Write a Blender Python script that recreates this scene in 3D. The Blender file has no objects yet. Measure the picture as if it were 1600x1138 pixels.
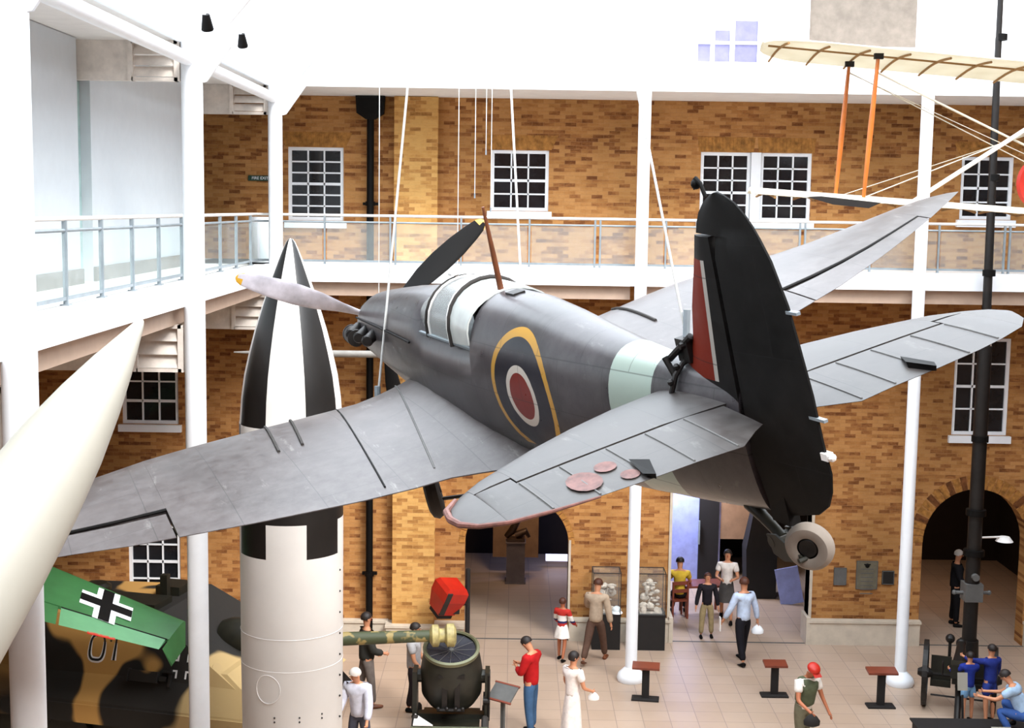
import bpy, bmesh, math, random
from mathutils import Vector, Matrix, Euler, noise as mnoise
from mathutils.geometry import tessellate_polygon
random.seed(7)
pi = math.pi; R = math.radians
SC = bpy.context.scene; COL = SC.collection

# ------------------------------------------------------------------ camera, sky, light, exposure
cd = bpy.data.cameras.new('camera'); cam = bpy.data.objects.new('camera', cd); COL.objects.link(cam)
cd.sensor_width = 36; cd.lens = 36 * 2125 / 1600; cd.clip_end = 200; cd.clip_start = .05
cam.location = (0, 0, 9.3)
cam.rotation_euler = (Matrix.Rotation(R(90 - 6.55), 4, 'X') @ Matrix.Rotation(R(.84), 4, 'Z')).to_euler()
SC.camera = cam
SC.view_settings.view_transform = 'Standard'; SC.view_settings.look = 'None'
SC.view_settings.gamma = 1; SC.view_settings.use_curve_mapping = False
SC.view_settings.exposure = 0.0
W = bpy.data.worlds.new('sky'); SC.world = W; W.use_nodes = True
bg = W.node_tree.nodes['Background']; bg.inputs[0].default_value = (.84, .92, 1, 1); bg.inputs[1].default_value = 5.6
def area(name, loc, rot, sx, sy, power, col=(1, 1, 1), portal=False):
    l = bpy.data.lights.new(name, 'AREA'); l.shape = 'RECTANGLE'; l.size = sx; l.size_y = sy
    l.energy = power; l.color = col
    o = bpy.data.objects.new(name, l); COL.objects.link(o); o.location = loc; o.rotation_euler = rot
    if portal: l.cycles.is_portal = True
    return o
area('skylight_portal', (4, 13, 17.5), (0, 0, 0), 19, 31, 1, portal=True)
sun = bpy.data.lights.new('sun', 'SUN'); sun.energy = 4.6; sun.angle = R(20); sun.color = (1, .97, .93)
so = bpy.data.objects.new('sun', sun); COL.objects.link(so); so.rotation_euler = (R(36), R(32), 0)
# unseen area lights, added to brighten the side galleries behind the brick wall
area('gallery_fill', (1.7, 34.2, 2.2), (R(10), 0, 0), 1.2, .4, 22, (.5, .55, 1))
area('gallery_fill', (.2, 32.2, 3.7), (R(50), 0, 0), .6, .6, 45, (1, .72, .5))
area('gallery_fill', (5.8, 31.8, 3.6), (R(35), 0, 0), .6, .6, 30, (1, .72, .5))
area('gallery_fill', (3.9, 32.4, 3.5), (R(25), 0, 0), .8, .8, 230, (.72, .78, 1))
area('gallery_fill', (10, 32.0, 3.6), (R(20), 0, 0), 1, 1, 40, (1, .65, .42))

# ------------------------------------------------------------------ materials
def lin(c):
    if isinstance(c, str): c = [int(c[i:i + 2], 16) / 255 for i in (0, 2, 4)]
    return tuple(x / 12.92 if x <= .04045 else ((x + .055) / 1.055) ** 2.4 for x in c[:3]) + (1,)
class NT:
    def __init__(s, name):
        s.m = bpy.data.materials.new(name); s.m.use_nodes = True; s.t = s.m.node_tree
        s.b = s.t.nodes['Principled BSDF']; s.tc = s.t.nodes.new('ShaderNodeTexCoord')
        s.obj = s.tc.outputs['Object']
    def lk(s, a, b): s.t.links.new(a, b)
    def setin(s, inp, v):
        if hasattr(v, 'is_linked') or hasattr(v, 'links'): s.lk(v, inp)
        else: inp.default_value = v
    def math(s, op, a, b=0.0, c=0.0, clamp=False):
        n = s.t.nodes.new('ShaderNodeMath'); n.operation = op; n.use_clamp = clamp
        s.setin(n.inputs[0], a); s.setin(n.inputs[1], b); s.setin(n.inputs[2], c); return n.outputs[0]
    def mix(s, f, a, b, mode='MIX'):
        n = s.t.nodes.new('ShaderNodeMix'); n.data_type = 'RGBA'; n.blend_type = mode
        s.setin(n.inputs[0], f); s.setin(n.inputs[6], a); s.setin(n.inputs[7], b); return n.outputs[2]
    def xyz(s, v=None):
        n = s.t.nodes.new('ShaderNodeSeparateXYZ'); s.lk(v or s.obj, n.inputs[0]); return n.outputs
    def comb(s, x, y, z):
        n = s.t.nodes.new('ShaderNodeCombineXYZ')
        for i, v in enumerate((x, y, z)): s.setin(n.inputs[i], v)
        return n.outputs[0]
    def noise(s, scale=5, detail=3, rough=.5, vec=None, sc=None):
        n = s.t.nodes.new('ShaderNodeTexNoise'); n.inputs['Scale'].default_value = scale
        n.inputs['Detail'].default_value = detail; n.inputs['Roughness'].default_value = rough
        v = vec or s.obj
        if sc:
            mp = s.t.nodes.new('ShaderNodeMapping'); mp.inputs['Scale'].default_value = sc; s.lk(v, mp.inputs[0]); v = mp.outputs[0]
        s.lk(v, n.inputs['Vector']); return n.outputs[0]
    def ramp(s, f, stops):
        n = s.t.nodes.new('ShaderNodeValToRGB'); s.lk(f, n.inputs[0]); e = n.color_ramp.elements
        while len(e) < len(stops): e.new(.5)
        for i, (p, c) in enumerate(stops): e[i].position = p; e[i].color = c
        return n.outputs[0]
    def bump(s, h, strength=.2, dist=.02):
        n = s.t.nodes.new('ShaderNodeBump'); n.inputs['Strength'].default_value = strength; n.inputs['Distance'].default_value = dist
        s.lk(h, n.inputs['Height']); s.lk(n.outputs[0], s.b.inputs['Normal'])
    def out(s, col, rough=.5, metal=0.0, spec=.5):
        s.setin(s.b.inputs['Base Color'], col); s.setin(s.b.inputs['Roughness'], rough)
        s.b.inputs['Metallic'].default_value = metal; s.b.inputs['Specular IOR Level'].default_value = spec
        return s.m
def mat(name, c, rough=.6, metal=0.0, var=.12, sc=4.0, spec=.5, bump=0):
    n = NT(name); c = lin(c); d = tuple(x * (1 - var * 1.6) for x in c[:3]) + (1,); l = tuple(min(1, x * (1 + var)) for x in c[:3]) + (1,)
    f = n.noise(sc, 4, .6)
    if bump: n.bump(f, bump, .01)
    return n.out(n.ramp(f, [(.3, d), (.7, l)]), rough, metal, spec)
def brick(name, tones, mortar, along='x', dark=.5, bed=.078, bl=.23):
    n = NT(name); p = n.xyz(); h = p[0] if along == 'x' else p[1]
    row = n.math('FLOOR', n.math('DIVIDE', p[2], bed)); hx = n.math('ADD', n.math('DIVIDE', h, bl), n.math('MULTIPLY', row, .5)); col = n.math('FLOOR', hx)
    w = n.t.nodes.new('ShaderNodeTexWhiteNoise'); w.noise_dimensions = '2D'; n.lk(n.comb(col, row, 0.0), w.inputs['Vector'])
    v = n.comb(h, p[2], 0.0)
    f = n.noise(1.0, 4, .7, v, (2.6, 9, 1)); g = n.noise(.3, 4, .6, v); fine = n.noise(26, 3, .6, v)
    q = n.math('ADD', n.math('ADD', n.math('MULTIPLY', w.outputs[0], .42), n.math('MULTIPLY', f, .6)), n.math('MULTIPLY', fine, .16))
    c = n.ramp(q, [(.34, lin(tones[3])), (.46, lin(tones[2])), (.58, lin(tones[1])), (.72, lin(tones[0])), (.9, lin(tones[1]))])
    c = n.mix(1.0, c, n.ramp(g, [(.36, (dark, dark, dark * .95, 1)), (.6, (1, 1, 1, 1))]), 'MULTIPLY')
    fr = n.math('FRACT', hx); fz = n.math('FRACT', n.math('DIVIDE', p[2], bed))
    m = n.math('MAXIMUM', n.math('LESS_THAN', fr, .04), n.math('LESS_THAN', fz, .13))
    c = n.mix(n.math('MULTIPLY', m, .5), c, lin(mortar)); n.bump(n.math('SUBTRACT', 1.0, m), .3, .01)
    return n.out(c, .92, 0, .15)
M = {}
M['brick'] = brick('yellow_stock_brick', ('c08c56', 'b17c48', '9c683c', '744628'), 'a27a52', 'x', .68)
M['brick_light'] = brick('lit_yellow_stock_brick', ('d6a766', 'c99757', 'b5824b', '966838'), 'c39a62', 'x', .88)  # brighter light on the pilaster put into a paler brick colour
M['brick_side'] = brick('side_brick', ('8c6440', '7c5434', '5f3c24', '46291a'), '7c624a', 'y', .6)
M['brick_red'] = brick('reddish_brick', ('7c4a2c', '6b3e26', '54301e', '3c2216'), '6c4d38', 'x', .7)
M['attic'] = mat('hazed_attic_brick', '7e746a', .9, var=.12, sc=5)  # attic brick, with the haze over it put into one pale colour
M['arch_brick'] = mat('rubbed_brick', 'a8753c', .9, var=.3, sc=9, spec=.2)
M['arch_brick2'] = mat('rubbed_brick_dark', '6e4426', .9, var=.35, sc=9, spec=.2)
M['white'] = mat('white_paint', 'f1f4f8', .5, var=.02)
M['offwhite'] = mat('offwhite_paint', 'e6e2de', .6, var=.04)
M['beige'] = mat('beige_paint', 'b89f8c', .6, var=.05)
M['stone'] = mat('portland_stone', 'c8bba9', .8, var=.08)
M['glassdark'] = mat('window_glass', '222326', .08, var=.3, sc=1.2)
M['black'] = mat('black_paint', '0a0807', .6, spec=.15)
M['blackm'] = mat('black_board', '16110f', .8)
M['darkmetal'] = mat('dark_metal', '1b1715', .5, .3, var=.3)
M['olive'] = mat('dark_olive_paint', '1c1b12', .5, var=.3, sc=6)
M['grey'] = mat('grey_paint', '8a8680', .6)
M['steel'] = mat('brushed_steel', '8f999f', .4, .25)
M['lead'] = mat('lead_grey', '5b5a58', .6)
M['rubber'] = mat('grey_rubber', '8a7f74', .75, var=.12)
M['rubberd'] = mat('dark_rubber', '2b2622', .8)
M['red'] = mat('red_paint', 'b3200f', .45, var=.1)
M['maroon'] = mat('reddish_wood', '7a3a28', .4)
M['wood'] = mat('brown_wood', '6b3a1e', .5, var=.3)
M['wallwhite'] = mat('gallery_wall_paint', 'c9ced2', .7, var=.02)
M['cream'] = mat('cream_gloss', 'a39e92', .45, var=.03, sc=2)
M['green'] = mat('mid_green_paint', '336839', .45, var=.08)
M['green_pale'] = mat('pale_green_paint', '5a8f66', .45, var=.06)
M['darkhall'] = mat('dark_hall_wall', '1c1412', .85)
M['lav'] = mat('lavender_lit_paint', '9aa2d8', .7)  # lavender glare inside the opening put into the surface colour
M['panelbeige'] = mat('beige_panel', '9c7a5c', .8)
M['verdigris'] = mat('pale_louvre_paint', 'e0d6cc', .6)
M['wire'] = mat('wire_steel', 'd8d8d4', .4, .3)
M['orange'] = mat('varnished_strut_wood', 'c06a26', .35, var=.15)
M['plaque'] = mat('bronze_plaque', '75705f', .5, .4, var=.2)
M['skin'] = mat('skin', 'c98a66', .6, var=.05)
M['skin2'] = mat('tanned_skin', 'b06a48', .6, var=.05)
M['hair_dark'] = mat('dark_hair', '1d120d', .6); M['hair_brown'] = mat('brown_hair', '4a2413', .6); M['hair_grey'] = mat('grey_hair', 'c9c0b8', .7)
def cloth(h): 
    k = 'cloth_' + h
    if k not in M: M[k] = mat('fabric_' + h, h, .85, var=.12, sc=9, spec=.2)
    return M[k]
def glassm(name, tint=(.93, .97, .97), tr=.8, rough=.05, base=(.9, .95, .95)):
    n = NT(name); n.out(base + (1,), rough)
    t = n.t.nodes.new('ShaderNodeBsdfTransparent'); t.inputs[0].default_value = tint + (1,)
    mx = n.t.nodes.new('ShaderNodeMixShader'); mx.inputs[0].default_value = tr
    n.lk(n.b.outputs[0], mx.inputs[1]); n.lk(t.outputs[0], mx.inputs[2])
    n.lk(mx.outputs[0], n.t.nodes['Material Output'].inputs[0]); return n.m
M['glass'] = glassm('balustrade_glass', tr=.9, base=(.8, .85, .85))
M['glass_case'] = glassm('case_glass', tr=.9, base=(.6, .6, .6))
M['canopy'] = glassm('scratched_perspex', tr=.62, rough=.2, base=(.5, .5, .49))
M['sheen_glazing'] = mat('sheen_perspex', 'b5b8b4', .25, var=.06)  # bright reflection on the rear glazing put into an opaque pale colour
M['glassgreen'] = mat('greenish_glass', 'a9c4c0', .2)
# floor tiles
n = NT('beige_floor_tiles'); b = n.t.nodes.new('ShaderNodeTexBrick'); n.lk(n.obj, b.inputs['Vector'])
b.offset = 0; b.inputs['Scale'].default_value = 1; b.inputs['Brick Width'].default_value = .5; b.inputs['Row Height'].default_value = .5
b.inputs['Mortar Size'].default_value = .007; b.inputs['Color1'].default_value = lin('c0a995'); b.inputs['Color2'].default_value = lin('b8a08b'); b.inputs['Mortar'].default_value = lin('98867a')
g = n.noise(.6, 4, .6); M['floor'] = n.out(n.mix(1.0, b.outputs[0], n.ramp(g, [(.3, (.86, .84, .84, 1)), (.7, (1, 1, 1, 1))]), 'MULTIPLY'), .38)

# ------------------------------------------------------------------ mesh helpers
WM = {}
def orient(o): return WM.get(o.name, Matrix())
class MB:
    def __init__(s): s.v = []; s.f = []; s.mi = []; s.k = 0
    def add(s, vs, fs, T=None):
        o = len(s.v); s.v += [tuple(T @ Vector(p)) if T else tuple(p) for p in vs]
        s.f += [tuple(o + i for i in f) for f in fs]; s.mi += [s.k] * len(fs); return s
    def box(s, x0, x1, y0, y1, z0, z1, T=None):
        return s.add([(x0, y0, z0), (x1, y0, z0), (x1, y1, z0), (x0, y1, z0), (x0, y0, z1), (x1, y0, z1), (x1, y1, z1), (x0, y1, z1)],
                     [(3, 2, 1, 0), (4, 5, 6, 7), (0, 1, 5, 4), (1, 2, 6, 5), (2, 3, 7, 6), (3, 0, 4, 7)], T)
    def tube(s, p0, p1, r0, r1=None, n=16, T=None, caps=True):
        p0 = Vector(p0); p1 = Vector(p1); r1 = r0 if r1 is None else r1
        return s.sweep([p0, p1], [r0, r1], n, T, caps)
    def sweep(s, pts, rs, n=12, T=None, caps=True, closed=False):
        pts = [Vector(p) for p in pts]; N = len(pts)
        if not hasattr(rs, '__len__'): rs = [rs] * N
        d = (pts[1] - pts[0]).normalized(); up = Vector((0, 0, 1)) if abs(d.z) < .9 else Vector((1, 0, 0))
        u = d.cross(up).normalized(); rings = []
        for i, p in enumerate(pts):
            if closed: t = (pts[(i + 1) % N] - pts[i - 1])
            else: t = (pts[min(i + 1, N - 1)] - pts[max(i - 1, 0)])
            t.normalize(); u = (u - t * u.dot(t)).normalized(); w = t.cross(u)
            rings.append([p + (u * math.cos(2 * pi * k / n) + w * math.sin(2 * pi * k / n)) * rs[i] for k in range(n)])
        return s.loft(rings, caps and not closed, T, closed)
    def loft(s, rings, caps=True, T=None, wrap=False):
        n = len(rings[0]); vs = [p for r in rings for p in r]; fs = []
        m = len(rings)
        for i in range(m if wrap else m - 1):
            a = i * n; b = ((i + 1) % m) * n
            for k in range(n): fs.append((a + k, a + (k + 1) % n, b + (k + 1) % n, b + k))
        if caps and not wrap: fs.append(tuple(range(n - 1, -1, -1))); fs.append(tuple((m - 1) * n + k for k in range(n)))
        return s.add(vs, fs, T)
    def lathe(s, prof, n=32, T=None, a0=0, caps=False):
        rings = [[(r * math.cos(a0 + 2 * pi * k / n), r * math.sin(a0 + 2 * pi * k / n), z) for k in range(n)] for r, z in prof]
        return s.loft(rings, caps, T)
    def prism(s, poly, y0, y1, T=None, ax='y'):
        # poly in x,z, extruded along y (or x / z)
        def P(a, b, c): return (a, c, b) if ax == 'y' else ((c, a, b) if ax == 'x' else (a, b, c))
        n = len(poly); vs = [P(a, b, y0) for a, b in poly] + [P(a, b, y1) for a, b in poly]
        tri = tessellate_polygon([[Vector((a, b, 0)) for a, b in poly]])
        fs = [tuple(t) for t in tri] + [tuple(n + i for i in reversed(t)) for t in tri] + [(i, (i + 1) % n, n + (i + 1) % n, n + i) for i in range(n)]
        return s.add(vs, fs, T)
    def ball(s, c, r, n=12, T=None, sx=1, sy=1, sz=1):
        c = Vector(c); rings = []
        for i in range(1, n // 2 + 1):
            th = pi * (i - .5) / (n // 2)
            rings.append([c + Vector((sx * r * math.sin(th) * math.cos(2 * pi * k / n), sy * r * math.sin(th) * math.sin(2 * pi * k / n), sz * r * math.cos(th))) for k in range(n)])
        return s.loft(rings, True, T)
    def build(s, name, m, parent=None, local=True, smooth=False, **props):
        me = bpy.data.meshes.new(name); me.from_pydata(s.v, [], s.f)
        for x in (m if isinstance(m, (list, tuple)) else [m]): me.materials.append(M[x] if isinstance(x, str) else x)
        me.polygons.foreach_set('material_index', s.mi)
        bm = bmesh.new(); bm.from_mesh(me); bmesh.ops.recalc_face_normals(bm, faces=bm.faces); bm.to_mesh(me); bm.free()
        if smooth:
            me.polygons.foreach_set('use_smooth', [True] * len(me.polygons))
            try: me.set_sharp_from_angle(angle=R(38))
            except Exception: pass
        if parent is not None and not local: me.transform(orient(parent).inverted())
        o = bpy.data.objects.new(name, me); COL.objects.link(o)
        if parent is not None: o.parent = parent; WM[o.name] = orient(parent)
        for k, v in props.items(): o[k] = v
        return o
def thing(name, label, cat, loc=(0, 0, 0), rz=0, group=None, mw=None):
    o = bpy.data.objects.new(name, None); COL.objects.link(o); o.empty_display_size = .2
    m = mw or (Matrix.Translation(loc) @ Matrix.Rotation(rz, 4, 'Z')); o.matrix_world = m; WM[o.name] = m.copy()
    o['label'] = label; o['category'] = cat
    if group: o['group'] = group
    return o
def tag(o, label, cat, group=None):
    o['label'] = label; o['category'] = cat
    if group: o['group'] = group
    return o
def struct(name, mb, m, parent=None, smooth=False):
    o = mb.build(name, m, parent, local=False, smooth=smooth)
    if parent is None: o['kind'] = 'structure'
    return o
def arc(cx, cz, r, a0, a1, n): return [(cx + r * math.cos(a0 + (a1 - a0) * i / n), cz + r * math.sin(a0 + (a1 - a0) * i / n)) for i in range(n + 1)]
def text_mesh(txt, size, depth=.004):
    c = bpy.data.curves.new('t', 'FONT'); c.body = txt; c.size = size; c.extrude = depth; c.align_x = 'CENTER'; c.align_y = 'CENTER'
    o = bpy.data.objects.new('t', c); COL.objects.link(o); dg = bpy.context.evaluated_depsgraph_get()
    me = bpy.data.meshes.new_from_object(o.evaluated_get(dg)); bpy.data.objects.remove(o); bpy.data.curves.remove(c)
    mb = MB(); mb.add([v.co[:] for v in me.vertices], [tuple(p.vertices) for p in me.polygons]); bpy.data.meshes.remove(me); return mb

# ------------------------------------------------------------------ the building
YW = 28.7; YB = 26.3; XL = -4.74
struct('floor', MB().box(-14, 16, -4, 42, -.3, 0), 'floor')
struct('trim_1', MB().box(-10, 14, 28.62, 28.68, .0, .006), 'lead')       # dark joint in the floor along the wall
# back wall with window and arch openings
def rect(x0, x1, z0, z1): return [(x0, z0), (x1, z0), (x1, z1), (x0, z1)]
UP = [(-4.74, -3.58, 8.98, 10.5, 3, 6), (-.5, .71, 9.24, 10.5, 3, 4), (3.88, 4.93, 9.1, 10.52, 3, 5), (5.13, 6.2, 9.1, 10.52, 3, 5), (9.33, 10.42, 9.2, 10.5, 3, 4)]
LO = [(-8.3, -7.1, 4.6, 6.0, 3, 3), (9.4, 10.58, 4.62, 6.7, 3, 4), (-8.22, -7.1, .75, 2.4, 3, 4), (-2.6+.0, -2.6, 0, 0, 0, 0)][:3]
def archpoly(x0, x1, spring, top, n=20):
    cx = (x0 + x1) / 2; r = (x1 - x0) / 2; k = (top - spring) / r
    return [(x0, 0.0)] + [(cx + r * math.cos(a), spring + k * r * math.sin(a)) for a in [pi - pi * i / n for i in range(n + 1)]] + [(x1, 0.0)]
A1 = archpoly(-.96, 1.28, 2.1, 3.15); A3 = archpoly(8.9, 11.15, 2.25, 3.45)
A2 = rect(3.5, 6.5, 0, 3.7)
def wall(name, y0, y1, outline, holes, m):
    loops = [[Vector((a, b, 0)) for a, b in outline]] + [[Vector((a, b, 0)) for a, b in h] for h in holes]
    flat = [p for l in loops for p in l]; n = len(flat); tri = tessellate_polygon(loops)
    vs = [(p.x, y0, p.y) for p in flat] + [(p.x, y1, p.y) for p in flat]
    fs = [tuple(t) for t in tri] + [tuple(n + i for i in reversed(t)) for t in tri]; o = 0
    for l in loops:
        k = len(l); fs += [(o + i, o + (i + 1) % k, n + o + (i + 1) % k, n + o + i) for i in range(k)]; o += k
    return struct(name, MB().add(vs, fs), m)
XR = 13.5
outl = [(-11.5, 0)] + A1 + [(3.5, 0), (3.5, 3.7), (6.5, 3.7), (6.5, 0)] + A3 + [(XR, 0), (XR, 11.6), (-11.5, 11.6)]
wall('wall_back', YW, YW + .4, outl, [rect(*w[:4]) for w in UP + LO], 'brick')
wall('wall_back_upper', YW, YW + .4, [(-11.5, 11.6), (6.02, 11.6), (6.02, 17), (-11.5, 17)], [], 'white')
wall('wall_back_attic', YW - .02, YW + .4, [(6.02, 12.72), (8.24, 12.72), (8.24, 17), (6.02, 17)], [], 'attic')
wall('wall_back_parapet', YW, YW + .4, [(6.02, 11.6), (XR, 11.6), (XR, 17), (8.24, 17), (8.24, 12.72), (6.02, 12.72)], [], 'white')
struct('wall_left', MB().box(-11.8, -11.5, -4, 29.1, 0, 7.8), 'brick_side')
struct('wall_left_gallery', MB().box(-6.4, -6.1, -4, 19.2, 8.1, 11.55).box(-9, -6.1, 19.78, 25.2, 8.1, 11.55), 'wallwhite')
struct('baseboard_left', MB().box(-6.1, -6.05, -4, 19.2, 8.15, 8.36).box(-6.1, -6.05, 19.78, 25.2, 8.15, 8.36), 'grey')
struct('wall_left_upper', MB().box(-11.8, -11.4, -4, 29.1, 7.8, 17), 'white')
struct('door_1', MB().box(-6.4, -6.25, 19.2, 19.78, 8.1, 11.0), 'glassgreen')
struct('wall_right', MB().box(XR, XR + .3, -4, 29.1, 0, 17), 'brick_side')
struct('wall_front', MB().box(-11.8, XR + .3, -4.3, -4, 0, 17), 'brick_red')
# pilaster and downpipe
struct('trim_2', MB().box(-2.5, -1.6, YW - .28, YW, .38, 11.55), 'brick_light')
dp = thing('downpipe', 'black cast-iron rainwater downpipe with square hopper head beside the brick pilaster', 'pipe', (-3.0, YW - .19, 0))
MB().tube((0, 0, 0), (0, 0, 11.2), .075, n=14).build('pipe', 'black', dp, smooth=True)
for z in (1.4, 3.2, 5.0, 6.9, 9.3): MB().tube((0, 0, z), (0, 0, z + .09), .1, n=14).box(-.16, .16, .03, .115, z + .01, z + .07).build('collar', 'black', dp)
MB().loft([[(-.3, -.1, 11.55), (.3, -.1, 11.55), (.3, .12, 11.55), (-.3, .12, 11.55)], [(-.28, -.1, 11.2), (.28, -.1, 11.2), (.28, .12, 11.2), (-.28, .12, 11.2)], [(-.1, -.08, 11.08), (.1, -.08, 11.08), (.1, .08, 11.08), (-.1, .08, 11.08)]]).build('hopper_head', 'black', dp)
# plinth
pl = MB()
for a, b_, z in ((-11.5, -2.62, .4), (-2.62, -.96, .38), (1.31, 3.5, .5), (6.5, 8.9, .55), (11.18, XR, .55)):
    d = .4 if a == -2.62 else .14
    pl.box(a, b_, YW - d, YW + .01, 0, z - .06); pl.prism([(YW - d - .03, z - .06), (YW - d - .03, z - .01), (YW - d + .03, z), (YW, z), (YW, z - .06)], a - .02, b_ + .02, ax='x')
struct('baseboard_back', pl, 'stone')
struct('trim_3', MB().box(6.5, 6.56, YW - .03, YW + .42, .55, 3.7).box(6.44, 6.52, YW - .16, YW + .42, 0, .6), 'stone')
struct('trim_4', MB().box(3.44, 3.5, YW - .03, YW + .42, .5, 3.7).box(3.47, 3.56, YW - .16, YW + .42, 0, .55), 'stone')
# arch rings of brick on edge
def archring(name, x0, x1, spring, top, w, mats, n=27):
    cx = (x0 + x1) / 2; r = (x1 - x0) / 2; k = (top - spring) / r; mb = MB()
    for i in range(n):
        a0 = pi - pi * i / n - .012; a1 = pi - pi * (i + 1) / n + .012; mb.k = random.choice((0, 0, 1)) if len(mats) > 1 else 0
        P = lambda rr, a: (cx + rr * math.cos(a), spring + (k * r + rr - r) * math.sin(a))
        mb.prism([P(r, a0), P(r + w, a0), P(r + w, a1), P(r, a1)], YW - .015, YW + .02)
    return struct(name, mb, mats)
archring('trim_5', 8.9, 11.15, 2.25, 3.45, .3, ['arch_brick', 'arch_brick2'])
archring('trim_6', -.96, 1.28, 2.1, 3.15, .13, ['arch_brick'], 24)
struct('trim_19', MB().box(1.28, 1.33, YW - .02, YW + .3, .5, 2.2), 'stone')
# windows
def window(i, x0, x1, z0, z1, nc, nr, f='white'):
    w = .07; fr = MB(); y = YW + .04
    fr.box(x0, x0 + w, y, y + .09, z0, z1).box(x1 - w, x1, y, y + .09, z0, z1).box(x0 + w, x1 - w, y, y + .09, z1 - w, z1).box(x0 + w, x1 - w, y, y + .09, z0, z0 + w)
    for k in range(1, nc): x = x0 + w + (x1 - x0 - 2 * w) * k / nc; fr.box(x - .016, x + .016, y + .02, y + .07, z0 + w, z1 - w)
    for k in range(1, nr): z = z0 + w + (z1 - z0 - 2 * w) * k / nr; q = .028 if k == nr // 2 else .016; fr.box(x0 + w, x1 - w, y + .02, y + .07, z - q, z + q)
    root = struct('window_%d' % i, fr, f)
    MB().box(x0 + .02, x1 - .02, y + .06, y + .075, z0 + .02, z1 - .02).build('pane', 'glassdark', root)
    MB().box(x0 - .07, x1 + .07, YW - .1, YW + .05, z0 - .16, z0 - .01).build('sill', 'white', root)
    lb = MB(); 
    k = 0; x = x0 - .12; N = 16
    for q in range(N):
        a = x0 - .05 + (x1 - x0 + .1) * q / N; b_ = x0 - .05 + (x1 - x0 + .1) * (q + 1) / N; s = .14 if i not in (3, 4) else .03
        m0 = x0 - .05 - s + (x1 - x0 + .1 + 2 * s) * q / N; m1 = x0 - .05 - s + (x1 - x0 + .1 + 2 * s) * (q + 1) / N
        lb.prism([(a + .003, z1 + .01), (b_ - .003, z1 + .01), (m1 - .003, z1 + .31), (m0 + .003, z1 + .31)], YW - .008, YW + .01)
    lb.build('lintel', 'arch_brick', root)
for i, w in enumerate(UP + LO): window(i + 1, *w)
struct('trim_7', MB().box(4.93, 5.13, YW - .03, YW + .13, 8.98, 10.52), 'white')
# blown-out upper level: glazed screen
uw = MB()
for x in (4.45, 5.02, 5.98): uw.box(x - .05, x + .05, YW - .06, YW, 12.3, 16)
uw.box(2.8, 6.1, YW - .075, YW - .005, 12.28, 12.36).box(2.8, 6.1, YW - .075, YW - .005, 12.72, 12.78)
struct('window_9', uw, 'white')
MB().box(3.75, 4.0, YW - .03, YW, 12.36, 12.72).box(4.1, 4.4, YW - .03, YW, 12.36, 13.0).box(4.5, 4.97, YW - .03, YW, 12.36, 13.2).build('pane', mat('pale_lilac_glass', '76749a', .3), bpy.data.objects['window_9'])
# lower balcony and upper slab
def slabset(z0, z1, zb, nm, nb):
    struct(nm, MB().box(XL - 1.6, XR, YB, YW, z0, z1).box(-11.4, XL, -4, YW, z0, z1), 'offwhite')
    struct(nm + '_fascia', MB().box(XL, XR, YB - .06, YB, z0 - .02, z1 + .02).box(XL, XL + .06, -4, YB, z0 - .02, z1 + .02), 'white')
slabset(7.85, 8.15, 7.56, 'trim_8', 0)
struct('trim_20', MB().box(11.9, XR, -4, YB, 7.56, 8.15).box(11.9, XR, -4, YB, 11.4, 11.98), 'white')  # out-of-view right gallery slabs, added to shade that side of the back wall
struct('trim_9', MB().box(XL - .1, 2.27, YB + .1, YB + .25, 7.56, 7.85).box(2.5, XR, YB + .1, YB + .25, 7.56, 7.85).box(XL - .25, XL - .1, -4, YB + .2, 7.56, 7.85), 'beige')
slabset(11.56, 11.98, 0, 'trim_10', 0)
# louvred transverse fins under the slabs
def louvre(i, y, zt, zb):
    mb = MB().box(-11.4, -5.45, y, y + .1, zb, zt).box(-5.45, -5.38, y - .05, y + .1, zb, zt).box(-4.8, -4.72, y - .05, y + .1, zb, zt)
    mb.box(-5.4, -4.75, y - .05, y + .1, zt - .05, zt).box(-5.4, -4.75, y - .05, y + .1, zb, zb + .05)
    for k in range(3):
        z = zb + .05 + (zt - zb - .1) * k / 3; h = (zt - zb - .1) / 3
        mb.prism([(y - .04, z + .01), (y - .03, z + .01), (y + .06, z + h), (y + .05, z + h)], -5.38, -4.78, ax='x')
    struct('trim_%d' % i, mb, 'verdigris')
louvre(11, 19.45, 7.56, 6.88); louvre(12, 26.32, 7.56, 6.88); louvre(13, 19.45, 11.56, 11.0); louvre(14, 26.32, 11.56, 11.0)
louvre(15, 12.6, 7.56, 6.88); louvre(16, 12.6, 11.56, 11.0)
# side galleries behind the arches
hall = MB()
for a, b_ in ((-3.2, 2.6), (2.9, 8.2), (8.5, 13.2)):
    hall.box(a - .1, a, YW + .4, 36, 0, 4.1).box(b_, b_ + .1, YW + .4, 36, 0, 4.1).box(a - .1, b_ + .1, 36, 36.1, 0, 4.1)
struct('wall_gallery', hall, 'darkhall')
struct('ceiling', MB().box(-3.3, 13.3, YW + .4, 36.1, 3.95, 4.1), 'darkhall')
struct('wall_gallery_pale', MB().box(3.05, 4.75, 33.5, 33.6, 0, 3.9).box(5.25, 5.3, 33.5, 33.6, 0, 3.9), 'lav')
struct('wall_gallery_panel', MB().box(5.3, 6.15, 33.5, 33.6, 1.1, 3.9), 'panelbeige')
struct('door_2', MB().box(4.75, 5.25, 33.45, 33.55, 0, 3.9), 'blackm')
MB().box(4.72, 4.76, 33.3, 33.36, 1.0, 1.6).tube((4.74, 33.33, 1.05), (4.74, 33.46, 1.05), .015, n=8).tube((4.74, 33.33, 1.55), (4.74, 33.46, 1.55), .015, n=8).build('door_handle', 'steel', bpy.data.objects['door_2'])
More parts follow.
